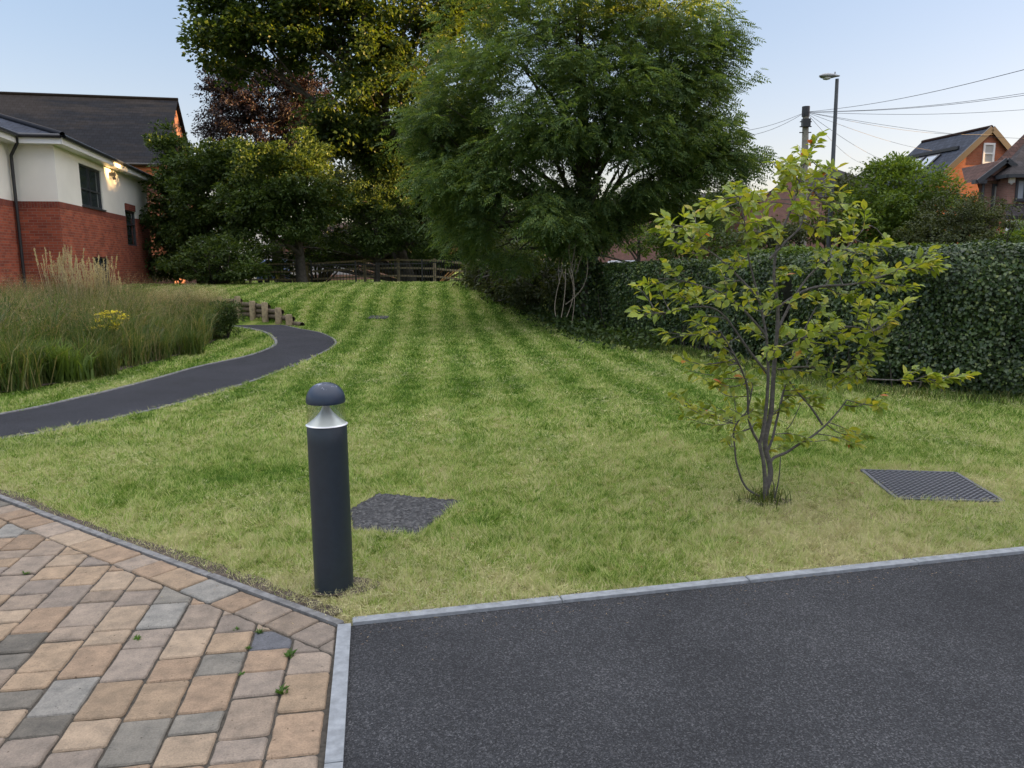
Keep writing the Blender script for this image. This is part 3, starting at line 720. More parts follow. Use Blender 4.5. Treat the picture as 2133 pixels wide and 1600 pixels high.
M['leaf_ash'] = leafmat('ash_leaf', [(0, (0.065, 0.125, 0.050)), (0.5, (0.105, 0.175, 0.068)), (1, (0.17, 0.235, 0.085))], 0.5)
M['leaf_laurel'] = leafmat('laurel_leaf', [(0, (0.06, 0.11, 0.022)), (0.5, (0.10, 0.17, 0.032)), (1, (0.17, 0.24, 0.04))], 0.4)
M['leaf_olive'] = leafmat('olive_leaf', [(0, (0.04, 0.058, 0.022)), (0.5, (0.065, 0.088, 0.034)), (1, (0.10, 0.12, 0.05))], 0.3)
M['leaf_hedge'] = leafmat('hedge_leaf', [(0, (0.020, 0.044, 0.014)), (0.55, (0.042, 0.080, 0.026)), (0.9, (0.08, 0.125, 0.038)), (1, (0.16, 0.20, 0.05))], 0.2, 0.38, 0.5, 2.0)
M['leaf_young'] = leafmat('young_leaf', [(0, (0.16, 0.24, 0.034)), (0.45, (0.24, 0.32, 0.050)), (0.8, (0.33, 0.38, 0.065)), (0.990, (0.45, 0.43, 0.08)), (0.997, (0.50, 0.13, 0.06))], 0.42, 0.42, 0.4, 6)
def PB(px, py, D, rpx, rpy, rd, n): # blob from photo position, radii in photo pixels at that distance, depth radius in m
    p = P(px, py, D); k = D/1575.; return (p[0], p[1], p[2], rpx*k, rd, rpy*k, n)
def tree(name, label, cat, foot, topz, r0_, blobs, mat_, leaf, per, cr, group=None, every=9, barkm='bark', trunk_name='trunk', lean=(0, 0), **kw):
    fz = float(H(foot[0], foot[1])); o = empty(name, (foot[0], foot[1], fz), label, cat, group)
    cr_o, C = crown('crown', blobs, mat_, o, leaf, per, cr, **kw)
    pl = limbs((foot[0], foot[1], fz-.1), (foot[0]+lean[0], foot[1]+lean[1], topz), r0_, blobs, C, every)
    tubes(trunk_name, pl, M[barkm], o, 7); return o

# big broadleaf at the back
foot = P(850, 560, 34)
tree('maple_tree', 'tallest broad spreading tree at the back of the lawn, upper leaves catching low yellow sun', 'tree', foot[:2], 15.5, 0.34,
     [PB(530, -40, 33, 115, 130, 2.6, 60), PB(470, 85, 33, 68, 90, 2.2, 42), PB(640, -60, 34, 160, 120, 3.5, 80), PB(560, 60, 33, 110, 75, 2.4, 42), PB(700, 80, 34, 120, 100, 3.0, 56),
      PB(850, -60, 35, 150, 150, 3.5, 80), PB(830, 120, 34, 130, 90, 3.0, 60), PB(960, 60, 36, 110, 140, 3, 50), PB(760, 215, 33, 95, 65, 2.4, 40), PB(690, 262, 32.5, 60, 55, 1.8, 24),
      PB(880, 250, 34, 90, 80, 2.5, 40), PB(1040, -80, 36, 120, 110, 3, 40), PB(740, 300, 33.5, 60, 45, 1.5, 22), PB(800, 340, 34, 60, 50, 1.8, 26), PB(690, -260, 34, 260, 130, 4.5, 90), PB(850, 400, 35, 90, 60, 2, 40), PB(840, 270, 33, 70, 60, 1.5, 26), PB(940, 330, 35, 90, 90, 2, 46)],
     M['leaf_big'], 0.19, 85, 0.66, every=6, dens=1.6, aspect=0.75, lean=(-1.5, 0), voids=(28, .75))
# copper beech behind
foot = P(585, 545, 42)
tree('copper_beech', 'dark purple leaved tree hanging behind the green trees on the left', 'tree', foot[:2], 9.5, 0.3,
     [PB(520, 230, 41, 90, 80, 2.6, 70), PB(620, 215, 42, 75, 75, 2.4, 60), PB(480, 190, 41, 60, 55, 2, 40), PB(575, 300, 41, 80, 50, 2, 46), PB(460, 260, 41, 45, 40, 1.6, 22), PB(640, 300, 41, 45, 45, 1.6, 22), PB(560, 160, 41, 80, 50, 2, 34), PB(640, 230, 41, 60, 90, 2, 34)],
     M['leaf_purple'], 0.12, 70, 0.45, dens=3.0, voids=(26, .45), every=5, aspect=0.6, droop=0.7)
# green trees on the left in front of the railing
foot = P(628, 560, 30.5)
tree('hawthorn_tree', 'dense dark green tree with straight dark trunk left of the timber rail fence', 'tree', foot[:2], 5.9, 0.22,
     [PB(570, 345, 30, 80, 45, 2, 46), PB(620, 400, 30, 80, 55, 2, 50), PB(540, 410, 29.5, 75, 55, 2, 50), PB(645, 320, 30.5, 45, 40, 1.6, 22), PB(690, 430, 31, 50, 40, 1.4, 22), PB(600, 470, 30, 70, 30, 1.8, 26), PB(505, 470, 29.5, 45, 40, 1.5, 20)],
     M['leaf_dark'], 0.14, 80, 0.42, every=9, dens=1.7, aspect=0.6)
foot = P(420, 570, 31)
tree('field_maple', 'bushy dark green tree right beside the brick house gable end', 'tree', foot[:2], 5.4, 0.2,
     [PB(420, 350, 31, 70, 45, 2, 50), PB(352, 300, 31.5, 26, 36, 1.2, 16), PB(365, 390, 32, 50, 60, 1.6, 44), PB(440, 420, 31, 75, 60, 2, 60), PB(480, 350, 31, 60, 55, 1.8, 44), PB(360, 480, 32, 50, 60, 1.6, 46), PB(430, 500, 31.5, 75, 60, 1.8, 66), PB(500, 325, 31, 50, 30, 1.5, 20), PB(350, 550, 32, 40, 35, 1.4, 30)],
     M['leaf_dark'], 0.14, 80, 0.42, every=9, dens=1.7, aspect=0.6)
foot = P(785, 560, 32.4)
tree('yew_tree', 'dark low branched tree behind the railing under the sloping limb of the big tree', 'tree', foot[:2], 4.6, 0.14,
     [PB(760, 410, 32, 50, 45, 1.4, 30), PB(820, 440, 32.5, 50, 60, 1.4, 40), PB(850, 360, 33, 60, 40, 1.4, 30), PB(790, 500, 32.3, 60, 35, 1.3, 34), PB(700, 500, 33, 40, 22, 1.1, 12), PB(880, 500, 32.5, 50, 40, 1.3, 34)], M['leaf_dark'], .13, 80, .4, dens=1.3, every=9, aspect=.5)
# low spreading shrub on the brow
def shrub(name, label, foot, blobs, mat_, leaf, per, cr, cat='shrub', group=None, every=4, r0_=0.05, **kw):
    fz = float(H(foot[0], foot[1])); o = empty(name, (foot[0], foot[1], fz), label, cat, group)
    _, C = crown('foliage', blobs, mat_, o, leaf, per, cr, **kw)
    polys = []
    for c_ in C[::every]: polys.append((curve((foot[0]+random.uniform(-.004, .004), foot[1]+random.uniform(-.004, .004), fz-.05), c_, 0.05, 6, .06), np.linspace(r0_, r0_*.2, 6)))
    tubes('stems', polys, M['bark'], o, 5); return o
foot = P(455, 583, 28)
shrub('spreading_shrub', 'low dark shrub with flat layered branches at the left end of the lawn brow', foot[:2],
      [PB(455, 530, 28, 75, 38, 1.4, 60), PB(400, 555, 28.5, 60, 26, 1.2, 40), PB(510, 560, 28, 42, 22, 1.1, 30), PB(455, 572, 28, 85, 14, 1.2, 30)], M['leaf_dark'], 0.13, 60, 0.3, aspect=0.5)
# dark understorey behind the fences
foot = P(900, 560, 37)
shrub('holly_thicket', 'tall dark thicket behind the timber rail fence under the big tree', foot[:2],
      [PB(860, 470, 37, 80, 70, 2, 90), PB(960, 450, 37, 80, 90, 2, 100), PB(1040, 470, 36, 60, 80, 2, 60), PB(900, 380, 37, 60, 45, 2, 36), PB(800, 500, 37, 50, 40, 1.6, 34), PB(930, 545, 35.5, 130, 16, .8, 50), PB(640, 500, 38.5, 60, 40, 1.4, 44), PB(700, 520, 38, 60, 34, 1.4, 44), PB(560, 525, 38, 50, 34, 1.4, 34), PB(780, 470, 37.5, 55, 50, 1.5, 40), PB(600, 460, 38.5, 50, 35, 1.4, 26), PB(770, 440, 37, 50, 40, 1.5, 26), PB(760, 500, 37, 50, 30, 1.2, 26)], M['leaf_dark'], 0.15, 70, 0.5, aspect=0.6, r0_=0.08)
foot = P(660, 560, 40)
shrub('elder_bush', 'dark bush behind the straight trunk left of the rail fence', foot[:2],
      [PB(690, 545, 38, 120, 16, 1.2, 44), PB(740, 440, 41, 50, 45, 1.6, 22), PB(690, 405, 41, 45, 35, 1.4, 16), PB(560, 560, 38, 90, 16, 1, 30)], M['leaf_dark'], 0.14, 60, 0.42, aspect=0.6, r0_=0.06, every=3)
foot = P(1010, 600, 25)
shrub('elder_shrub', 'leafy shrub at the right end of the black railing', foot[:2],
      [PB(1010, 560, 25, 45, 40, 1.1, 40), PB(985, 575, 26, 30, 22, .9, 18), PB(1060, 590, 22.5, 50, 40, 1.2, 44), PB(1040, 530, 25, 50, 40, 1.2, 30), PB(1100, 600, 21, 45, 45, 1.1, 38), PB(1060, 540, 21, 50, 40, 1, 34), PB(1130, 570, 19.5, 45, 40, .9, 36), PB(1165, 610, 18.2, 34, 40, .6, 28)], M['leaf_olive'], 0.12, 60, 0.32, aspect=0.45)
# ash in front
foot = P(1222, 640, 17.6); 
ash = tree('ash_tree', 'large feathery green ash tree with ivy clad trunk rising from the hedge', 'tree', foot[:2], 8.6, 0.17,
     [PB(1000, 300, 17.5, 150, 75, 1.6, 80), PB(950, 210, 18, 95, 80, 1.5, 55), PB(1080, 130, 17.5, 130, 110, 1.8, 80), PB(1200, 40, 17.5, 150, 110, 1.8, 80), PB(1380, 60, 17.5, 125, 110, 1.7, 80),
      PB(1300, 190, 17, 130, 80, 1.6, 70), PB(1430, 200, 17.5, 85, 85, 1.4, 48), PB(1450, 310, 17.5, 105, 60, 1.4, 56), PB(1330, 300, 17, 90, 60, 1.3, 40), PB(1130, 270, 16.5, 100, 60, 1.4, 50),
      PB(960, 390, 17.5, 95, 60, 1.4, 55), PB(1080, 400, 17, 90, 55, 1.4, 48), PB(1000, 480, 18, 80, 45, 1.2, 42), PB(1140, 460, 16.5, 60, 42, 1.0, 34), PB(1130, 520, 16.5, 50, 30, .9, 22), PB(1400, 390, 17.8, 90, 42, 1.2, 44), PB(1480, 370, 17.8, 60, 32, 1.0, 22),
      PB(1250, 390, 17, 60, 40, 1.0, 18), PB(1010, 80, 18, 100, 90, 1.5, 46), PB(1250, -160, 17.5, 230, 110, 2.2, 90), PB(1540, 335, 17.5, 36, 30, .6, 11), PB(1495, 110, 17.5, 40, 70, .8, 18), PB(1430, 450, 18.2, 70, 26, .9, 22), PB(1190, 500, 17.2, 50, 34, .7, 26), PB(1260, 440, 17.6, 60, 36, .9, 26), PB(1060, 500, 17.4, 60, 50, 1, 26), PB(1200, 160, 17, 110, 70, 1.4, 50), PB(1220, 290, 17.2, 90, 60, 1.3, 44), PB(1080, 520, 17.6, 60, 40, 1, 28), PB(1180, 420, 17.8, 70, 50, 1, 30), PB(900, 300, 18, 60, 70, 1.2, 26), PB(1320, 400, 17.4, 80, 40, 1.1, 34), PB(1290, 350, 17, 60, 45, 1, 24), PB(1250, 470, 17.8, 50, 30, .8, 14), PB(1390, 330, 17.8, 150, 110, 1.8, 18), PB(1440, 150, 17.6, 110, 150, 1.8, 20), PB(1500, 330, 17.6, 80, 70, 1.2, 14), PB(1010, 420, 17.6, 130, 110, 1.6, 14)],
     M['leaf_ash'], 0.09, 22, 0.38, dens=1.35, every=7, aspect=0.34, droop=0.35, pinnate=True, lean=(-0.3, 0.3), outer=0.42, voids=(38, .45))
# ivy on the ash trunk
iv_c = []; 
for _ in range(130):
    h_ = random.uniform(0.2, 3.6); a_ = random.uniform(0, 6.28); iv_c.append((foot[0]+.22*math.cos(a_), foot[1]+.22*math.sin(a_), h_))
iv_c = np.array(iv_c); k = 26; pts = np.repeat(iv_c, k, 0)+RNG.normal(size=(len(iv_c)*k, 3))*np.array([.09, .09, .14])
o_ = pts-np.array([foot[0], foot[1], 0]); o_[:, 2] = 0; Dn = unit(RNG.normal(size=pts.shape)*.5+np.array([0, 0, -1])); Nn = unit(unit(o_)+RNG.normal(size=pts.shape)*.4)
V, T = leaf_quads(pts, Dn, Nn, np.full(len(pts), .075), np.full(len(pts), .07), .1); iv = link('ivy', np_mesh('ivy', V, T), M['leaf_hedge'], ash)
# bare hanging vines beside the trunk
vines = []
for i in range(7):
    a_ = P(1190+random.uniform(-18, 40), 478+random.uniform(0, 25), 16.8); b_ = P(1165+i*5+random.uniform(-10, 10), 575+random.uniform(-25, 60), 16.6)
    p = curve(a_, b_, -0.02, 9, .14); vines.append((p, np.full(9, random.uniform(.006, .012))))
for i in range(4):
    a_ = P(1172+i*6, 560, 16.3); b_ = P(1158+i*11, 675+random.uniform(-20, 8), 15.7); vines.append((curve(a_, b_, 0, 9, .08), np.full(9, .007)))
tubes('bare_vines', vines, M['bark_pale'], ash, 5)

# yellow-lit trees far right of the ash, behind
foot = P(1330, 520, 34)
tree('street_tree', 'small broadleaf street tree seen lit yellow between ash trunk and young tree', 'tree', foot[:2], 4.5, 0.12,
     [PB(1290, 470, 34, 60, 36, 1.5, 34), PB(1340, 505, 34, 42, 24, 1.2, 16), PB(1380, 450, 35, 60, 45, 1.6, 34), PB(1110, 500, 33, 40, 60, 1.4, 30), PB(1240, 500, 34, 30, 30, 1, 10)], M['leaf_laurel'], 0.13, 60, 0.4, aspect=0.6)
foot = P(1440, 480, 24)
tree('cherry_tree', 'dark leafy tree directly behind the left side of the young tree', 'tree', foot[:2], 3.9, 0.12,
     [PB(1430, 440, 24, 60, 40, 1.3, 40), PB(1400, 510, 23, 50, 40, 1.2, 34), PB(1480, 500, 22, 60, 40, 1.2, 38), PB(1500, 420, 24, 40, 22, 1, 14)], M['leaf_dark'], 0.11, 60, 0.36, aspect=0.5)
# rounded laurel and its neighbours above the hedge
foot = P(1870, 500, 19)
shrub('laurel_bush', 'large rounded bright green bush in front of the orange brick gable', foot[:2],
      [PB(1870, 400, 19, 95, 62, 1.3, 120), PB(1860, 350, 19, 50, 20, .8, 30), PB(1820, 440, 18.6, 70, 60, 1.2, 80), PB(1930, 440, 19, 80, 55, 1.2, 90), PB(1880, 485, 18.5, 110, 35, 1.1, 70)], M['leaf_laurel'], 0.10, 60, 0.28, aspect=0.42, r0_=.04, every=6)
foot = P(1745, 500, 21)
shrub('viburnum_bush', 'grey green bush standing left of the rounded bright bush', foot[:2],
      [PB(1760, 400, 21, 38, 35, .8, 34), PB(1745, 460, 21, 50, 45, 1, 50), PB(1650, 480, 21.5, 60, 35, 1, 36), PB(1590, 500, 20, 60, 40, 1, 36)], M['leaf_olive'], 0.12, 55, 0.28, aspect=0.35, droop=.6)
foot = P(2010, 510, 17)
shrub('cotoneaster_bush', 'dull dark twiggy bush right of the rounded bright bush', foot[:2],
      [PB(1985, 455, 17, 60, 50, 1, 70), PB(2050, 460, 17, 50, 42, 1, 54), PB(2000, 495, 16.5, 80, 26, .9, 50), PB(1930, 480, 16.8, 50, 34, .9, 30)], M['leaf_olive'], 0.055, 90, 0.22, aspect=0.55, every=2, r0_=.02)
foot = P(2130, 500, 19)
shrub('privet_bush', 'green bush at the far right below the bay window', foot[:2],
      [PB(2130, 500, 19, 45, 26, .8, 40), PB(2160, 480, 19, 40, 30, .8, 30), PB(2090, 505, 18, 30, 18, .6, 16)], M['leaf_laurel'], 0.09, 55, 0.22, aspect=0.5)

# ------------------------------------------------------------------ hedges
def hedge(name, label, line, top, thick, n, leaf, mat_, base_gap=0.0, bulge=0.12, cat='hedge', seed=1, group=None, toplight=True):
    """line: front foot polyline (x,y); body extends to the right/back of it by thick. A leafy shell over a dark twiggy core."""
    L = np.array(line); s = np.concatenate([[0], np.cumsum(np.linalg.norm(np.diff(L, axis=0), axis=1))]); tot = s[-1]
    mid = L.mean(0); o = empty(name, (mid[0], mid[1], float(H(*mid))), label, cat, group)
    nrm_s = np.diff(L, axis=0); nrm_s = unit(np.stack([-nrm_s[:, 1], nrm_s[:, 0]], 1))     # pointing left of travel, into the hedge
    def at_(q):
        x = np.interp(q, s, L[:, 0]); y = np.interp(q, s, L[:, 1]); qn = np.clip(q, s[0], s[-1]-1e-6)
        sm_ = s[:-1]+np.diff(s)/2
        nx_ = np.interp(qn, sm_, nrm_s[:, 0]); ny_ = np.interp(qn, sm_, nrm_s[:, 1]); nn = unit(np.stack([nx_, ny_], 1)); return np.stack([x, y], 1), nn
    def topz(q): return np.interp(q/tot, *top)
    def wav(q, z): return bulge*(np.sin(q*1.9+1)*.5+np.sin(q*4.3+z*3)*.3+np.sin(z*5.2+q*2.6)*.35)
    parts_ = []
    # front + top + back surfaces sampled
    nf = int(n*.66); q = RNG.uniform(0, tot, nf); v_ = RNG.random(nf); p, nn = at_(q); tz = topz(q); gz0 = H(p[:, 0], p[:, 1]); z = gz0+base_gap+(tz-gz0-base_gap)*v_
    rnd = np.clip((z-(tz-.22))/.22, 0, 1); dep = -wav(q, z)+.10*rnd**2+RNG.uniform(-.05, .16, nf)+.22*np.clip(1-(z-gz0)/.3, 0, 1)
    xy = p+nn*dep[:, None]; N1 = np.c_[-nn, np.full(nf, .35)+rnd]; parts_.append((np.c_[xy, z], N1))
    ntp = int(n*.28); q = RNG.uniform(0, tot, ntp); p, nn = at_(q); tz = topz(q); dd = RNG.uniform(.03, thick, ntp); xy = p+nn*dd[:, None]
    z = tz+RNG.uniform(-.08, .05, ntp)+.03*np.sin(q*5)+.025*np.sin(q*11+dd*6); N1 = np.c_[nn*0, np.ones(ntp)]; parts_.append((np.c_[xy, z], N1))
    nb = n-nf-ntp; q = RNG.uniform(0, tot, nb); p, nn = at_(q); tz = topz(q); z = RNG.random(nb)*(tz-.02); xy = p+nn*(thick+RNG.uniform(-.1, .05, nb))[:, None]; parts_.append((np.c_[xy, z], np.c_[nn, np.full(nb, .3)]))
    Pp = np.concatenate([a for a, _ in parts_]); Nn = unit(np.concatenate([b for _, b in parts_])+RNG.normal(size=Pp.shape)*.55)
    D = unit(RNG.normal(size=Pp.shape)*.6+np.array([0, 0, -.5])); D = unit(D-(D*Nn).sum(1, keepdims=True)*Nn)
    Ls = leaf*RNG.uniform(.6, 1.3, len(Pp)); V, T = leaf_quads(Pp, D, Nn, Ls, Ls*.72, .12); link('foliage', np_mesh('foliage', V, T), mat_, o)
    # dark core
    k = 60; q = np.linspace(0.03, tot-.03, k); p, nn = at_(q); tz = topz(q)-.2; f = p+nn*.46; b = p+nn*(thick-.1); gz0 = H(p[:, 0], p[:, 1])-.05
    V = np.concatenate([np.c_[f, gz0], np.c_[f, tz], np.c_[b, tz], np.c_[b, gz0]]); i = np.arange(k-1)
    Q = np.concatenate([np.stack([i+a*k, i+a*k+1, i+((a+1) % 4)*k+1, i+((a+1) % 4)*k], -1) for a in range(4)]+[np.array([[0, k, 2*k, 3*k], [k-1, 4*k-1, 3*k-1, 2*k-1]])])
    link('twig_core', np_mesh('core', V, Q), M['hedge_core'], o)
    polys = []
    for _ in range(int(tot*9)):
        qq = np.array([random.uniform(0, tot)]); pp, n1 = at_(qq); a_ = (pp+n1*random.uniform(.05, .3))[0]; z0 = float(H(*a_))
        polys.append((curve((a_[0], a_[1], z0-.05), (a_[0]+random.uniform(-.2, .2), a_[1]+random.uniform(-.2, .2), z0+random.uniform(.4, .9)), 0, 5, .08), np.linspace(.012, .006, 5)))
    tubes('stems', polys, M['bark'], o, 4)
    return o
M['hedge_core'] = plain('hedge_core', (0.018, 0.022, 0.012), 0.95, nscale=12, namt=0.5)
hedge('ivy_hedge', 'tall dark ivy covered hedge at the right side of the lawn', [(3.95, 10.6), (3.9, 9.9), (4.2, 8.95), (5.0, 8.4), (6.2, 8.0), (8.2, 7.3), (10, 6.6)], ([0, .12, .3, 1], [1.52, 1.56, 1.60, 1.64]), 1.5, 105000, 0.046, M['leaf_hedge'], cat='hedge', bulge=.24, group='hedges along the right of the lawn')
hedge('clipped_hedge', 'long clipped hedge receding behind the young tree to the ash trunk', [(1.05, 21.5), (1.75, 18), (2.15, 15.6), (3.05, 12.9), (3.75, 10.9)], ([0, .5, 1], [1.36, 1.40, 1.52]), 1.3, 95000, 0.052, M['leaf_hedge'], bulge=.12, group='hedges along the right of the lawn')
hedge('garden_hedge', 'low neat hedge seen beyond the top of the ivy covered hedge', [(4.5, 17.0), (8.5, 15.2), (13.5, 13.6)], ([0, 1], [1.70, 1.76]), 1.2, 26000, 0.08, M['leaf_laurel'], bulge=.05)

# rough grass and nettles at the hedge foot
M['rough'] = leafmat('rough_grass', [(0, (0.045, 0.085, 0.016)), (0.7, (0.09, 0.13, 0.03)), (1, (0.20, 0.19, 0.08))], .35)
M['undergrowth'] = leafmat('undergrowth', [(0, (0.022, 0.045, 0.014)), (1, (0.06, 0.10, 0.028))], .3)
hl = resample(np.array([(0.2, 26), (0.6, 22.5), (1.4, 18.2), (1.75, 15.6), (2.75, 12.7), (3.45, 10.6), (3.65, 9.5), (4.1, 8.6), (5.4, 8.0), (8, 7.2)]), 400)
n = 9000; i = RNG.integers(0, 400, n); x = hl[i, 0]+RNG.normal(size=n)*.16; y = hl[i, 1]+RNG.normal(size=n)*.16; 
blades('rough_grass', x, y, H(x, y), RNG.uniform(.04, .16, n), .008, M['rough'], .9, 'longer rough grass along the foot of the hedges', 'grass', kind='stuff')
n = 5000; i = RNG.integers(0, 240, n); x = hl[i, 0]-np.abs(RNG.normal(size=n))*.42+.1; y = hl[i, 1]-np.abs(RNG.normal(size=n))*.35; zz = H(x, y)
pts = np.c_[x, y, zz+RNG.random(n)**2*.35]; V, T = leaf_quads(pts, rnd_dirs(n), unit(RNG.normal(size=(n, 3))*.5+[0, 0, 1]), RNG.uniform(.05, .12, n), RNG.uniform(.03, .07, n), .1)
tag(link('undergrowth', np_mesh('undergrowth', V, T), M['undergrowth']), 'dark nettles and bramble leaves creeping out from under the hedge and ash', 'undergrowth', kind='stuff')

# ------------------------------------------------------------------ YOUNG TREE (traced stems)
TD = 4.66; tb = G(1592, 1046)
yt = empty('young_tree', (tb[0], tb[1], 0), 'young multi stemmed tree with yellow green leaves in the lawn on the right', 'tree')
def z7(x, y): return (1480+x/7.27, 860+y/7.27)
def stem(pp, D0, D1, r0_, r1_, n=None):
    q = np.array(pp, float); n = n or len(q)*4; s = np.concatenate([[0], np.cumsum(np.linalg.norm(np.diff(q, axis=0), axis=1))]); tt = np.linspace(0, s[-1], n)
    q2 = resample(q, n); Dd = np.linspace(D0, D1, n); W = np.array([P(q2[i, 0], q2[i, 1], Dd[i]) for i in range(n)])
    return W, np.linspace(r0_, r1_, n)
stems = []
def add(pp, D0, D1, r0_, r1_): s = stem(pp, D0, D1, r0_, r1_); stems.append(s); return s
S1 = add([z7(835, 1330), z7(840, 1180), z7(875, 1060), z7(905, 960), z7(905, 830), z7(880, 720), z7(850, 620), z7(825, 480), z7(845, 320), z7(890, 120), (1607, 850), (1612, 770), (1618, 700), (1620, 640), (1612, 570), (1622, 500), (1650, 430), (1668, 370), (1682, 320), (1700, 288)], 4.66, 4.72, .019, .003)
S2 = add([z7(820, 1300), z7(828, 1080), z7(818, 900), z7(800, 720), z7(765, 580), z7(745, 460), (1588, 905), (1596, 850), (1600, 780), (1596, 700), (1580, 620), (1560, 540), (1552, 470), (1540, 410)], 4.62, 4.45, .014, .003)
S3 = add([z7(905, 760), z7(960, 680), z7(1150, 600), z7(1300, 500), z7(1420, 430), z7(1560, 340), z7(1740, 190), (1745, 858), (1764, 833)], 4.66, 4.85, .010, .004)
S4 = add([z7(770, 1270), z7(660, 1220), z7(560, 1150), z7(480, 1030), z7(420, 850), z7(385, 720), z7(370, 550), z7(350, 300), z7(400, 160), z7(470, 60), (1556, 856), (1565, 820), (1566, 780)], 4.64, 4.45, .0075, .003)
S5 = add([z7(385, 400), z7(450, 300), z7(600, 240)], 4.5, 4.45, .007, .004)
S6 = add([z7(870, 570), z7(940, 380), z7(985, 180), z7(1030, 0), (1636, 800), (1660, 720), (1700, 640)], 4.7, 4.95, .009, .004)
S7 = add([z7(965, 1290), z7(1010, 1130), z7(1040, 950), z7(1060, 670)], 4.62, 4.6, .005, .003)
S8 = add([z7(960, 1260), z7(965, 1120), z7(930, 1000)], 4.64, 4.66, .004, .003)
S9 = add([z7(745, 470), z7(640, 290), z7(575, 60), (1555, 800), (1530, 740), (1500, 690)], 4.6, 4.3, .009, .004)
S10 = add([(1713, 885), (1690, 850), (1654, 808), (1628, 770)], 4.75, 4.7, .008, .003)
S11 = add([(1620, 770), (1690, 765), (1787, 787), (1869, 792), (1930, 795), (1992, 780), (2018, 786)], 4.7, 5.05, .007, .002)
S12 = add([(1618, 690), (1660, 610), (1700, 560), (1760, 520), (1810, 470), (1845, 500)], 4.7, 5.1, .009, .003)
S13 = add([(1620, 640), (1690, 600), (1790, 590), (1880, 560), (1950, 540)], 4.7, 4.95, .009, .003)
S14 = add([(1603, 540), (1640, 500), (1668, 470), (1690, 400), (1740, 390)], 4.66, 4.8, .008, .003)
S15 = add([(1600, 780), (1560, 730), (1500, 650), (1440, 640), (1380, 655), (1340, 657)], 4.6, 4.35, .009, .002)
S16 = add([(1598, 700), (1520, 620), (1440, 590), (1380, 580), (1350, 592)], 4.55, 4.6, .008, .002)
S17 = add([(1580, 620), (1500, 540), (1440, 500), (1395, 460)], 4.5, 4.7, .008, .002)
S18 = add([(1610, 730), (1680, 700), (1760, 680), (1820, 690)], 4.7, 4.5, .008, .002)
S19 = add([z7(1150, 250), (1650, 880), (1668, 840)], 4.66, 4.6, .003, .002)
allpts = np.concatenate([s[0][3:] for s in (S1, S2, S3, S4, S6, S9, S10, S11, S12, S13, S14, S15, S16, S17, S18)])
tips = [(1333, 655), (1345, 592), (1372, 600), (1375, 480), (1388, 455), (1425, 525), (1400, 560), (1425, 750), (1405, 832), (1440, 845), (1470, 840), (1440, 760), (1515, 385), (1550, 395), (1600, 400), (1460, 425), (1425, 450), (1640, 335),
        (1612, 340), (1700, 290), (1728, 348), (1665, 305), (1735, 370), (1755, 400), (1640, 350), (1800, 435), (1775, 425), (1845, 500), (1862, 512), (1950, 532), (1962, 552), (1925, 545), (1900, 600), (1835, 690), (1890, 630), (1855, 640), (1830, 715),
        (1790, 650), (1940, 785), (1915, 770), (1955, 800), (2018, 780), (1830, 845), (1815, 835), (1795, 770), (1740, 790), (1780, 770), (1765, 800), (1720, 770), (1790, 905), (1780, 925), (1480, 760), (1490, 700), (1380, 690), (1420, 640), (1450, 600),
        (1500, 560), (1545, 540), (1480, 480), (1540, 450), (1590, 450), (1630, 400), (1690, 440), (1720, 470), (1760, 500), (1700, 520), (1740, 560), (1800, 560), (1850, 590), (1780, 610), (1720, 620), (1660, 560), (1580, 500), (1620, 480), (1510, 620), (1560, 600),
        (1600, 620), (1550, 680), (1510, 720), (1530, 760), (1560, 790), (1590, 740), (1640, 680), (1690, 670), (1740, 670), (1780, 700), (1660, 740), (1700, 730), (1640, 790), (1500, 800), (1530, 830), (1570, 850), (1600, 860), (1480, 790), (1700, 810), (1680, 830), (1640, 850), (1720, 830), (1655, 360), (1670, 380), (1690, 410), (1700, 350), (1650, 440), (1560, 430), (1430, 490), (1660, 920), (1630, 930), (1540, 900), (1590, 880), (1820, 740), (1960, 540), (1810, 520), (1770, 450), (1990, 788),
        (1400, 500), (1450, 470), (1500, 440), (1570, 400), (1410, 610), (1460, 660), (1500, 600), (1620, 580), (1680, 600), (1840, 560), (1870, 570), (1810, 640), (1750, 720), (1720, 690)]
C_, D_, N_ = [], [], []
twigs = []
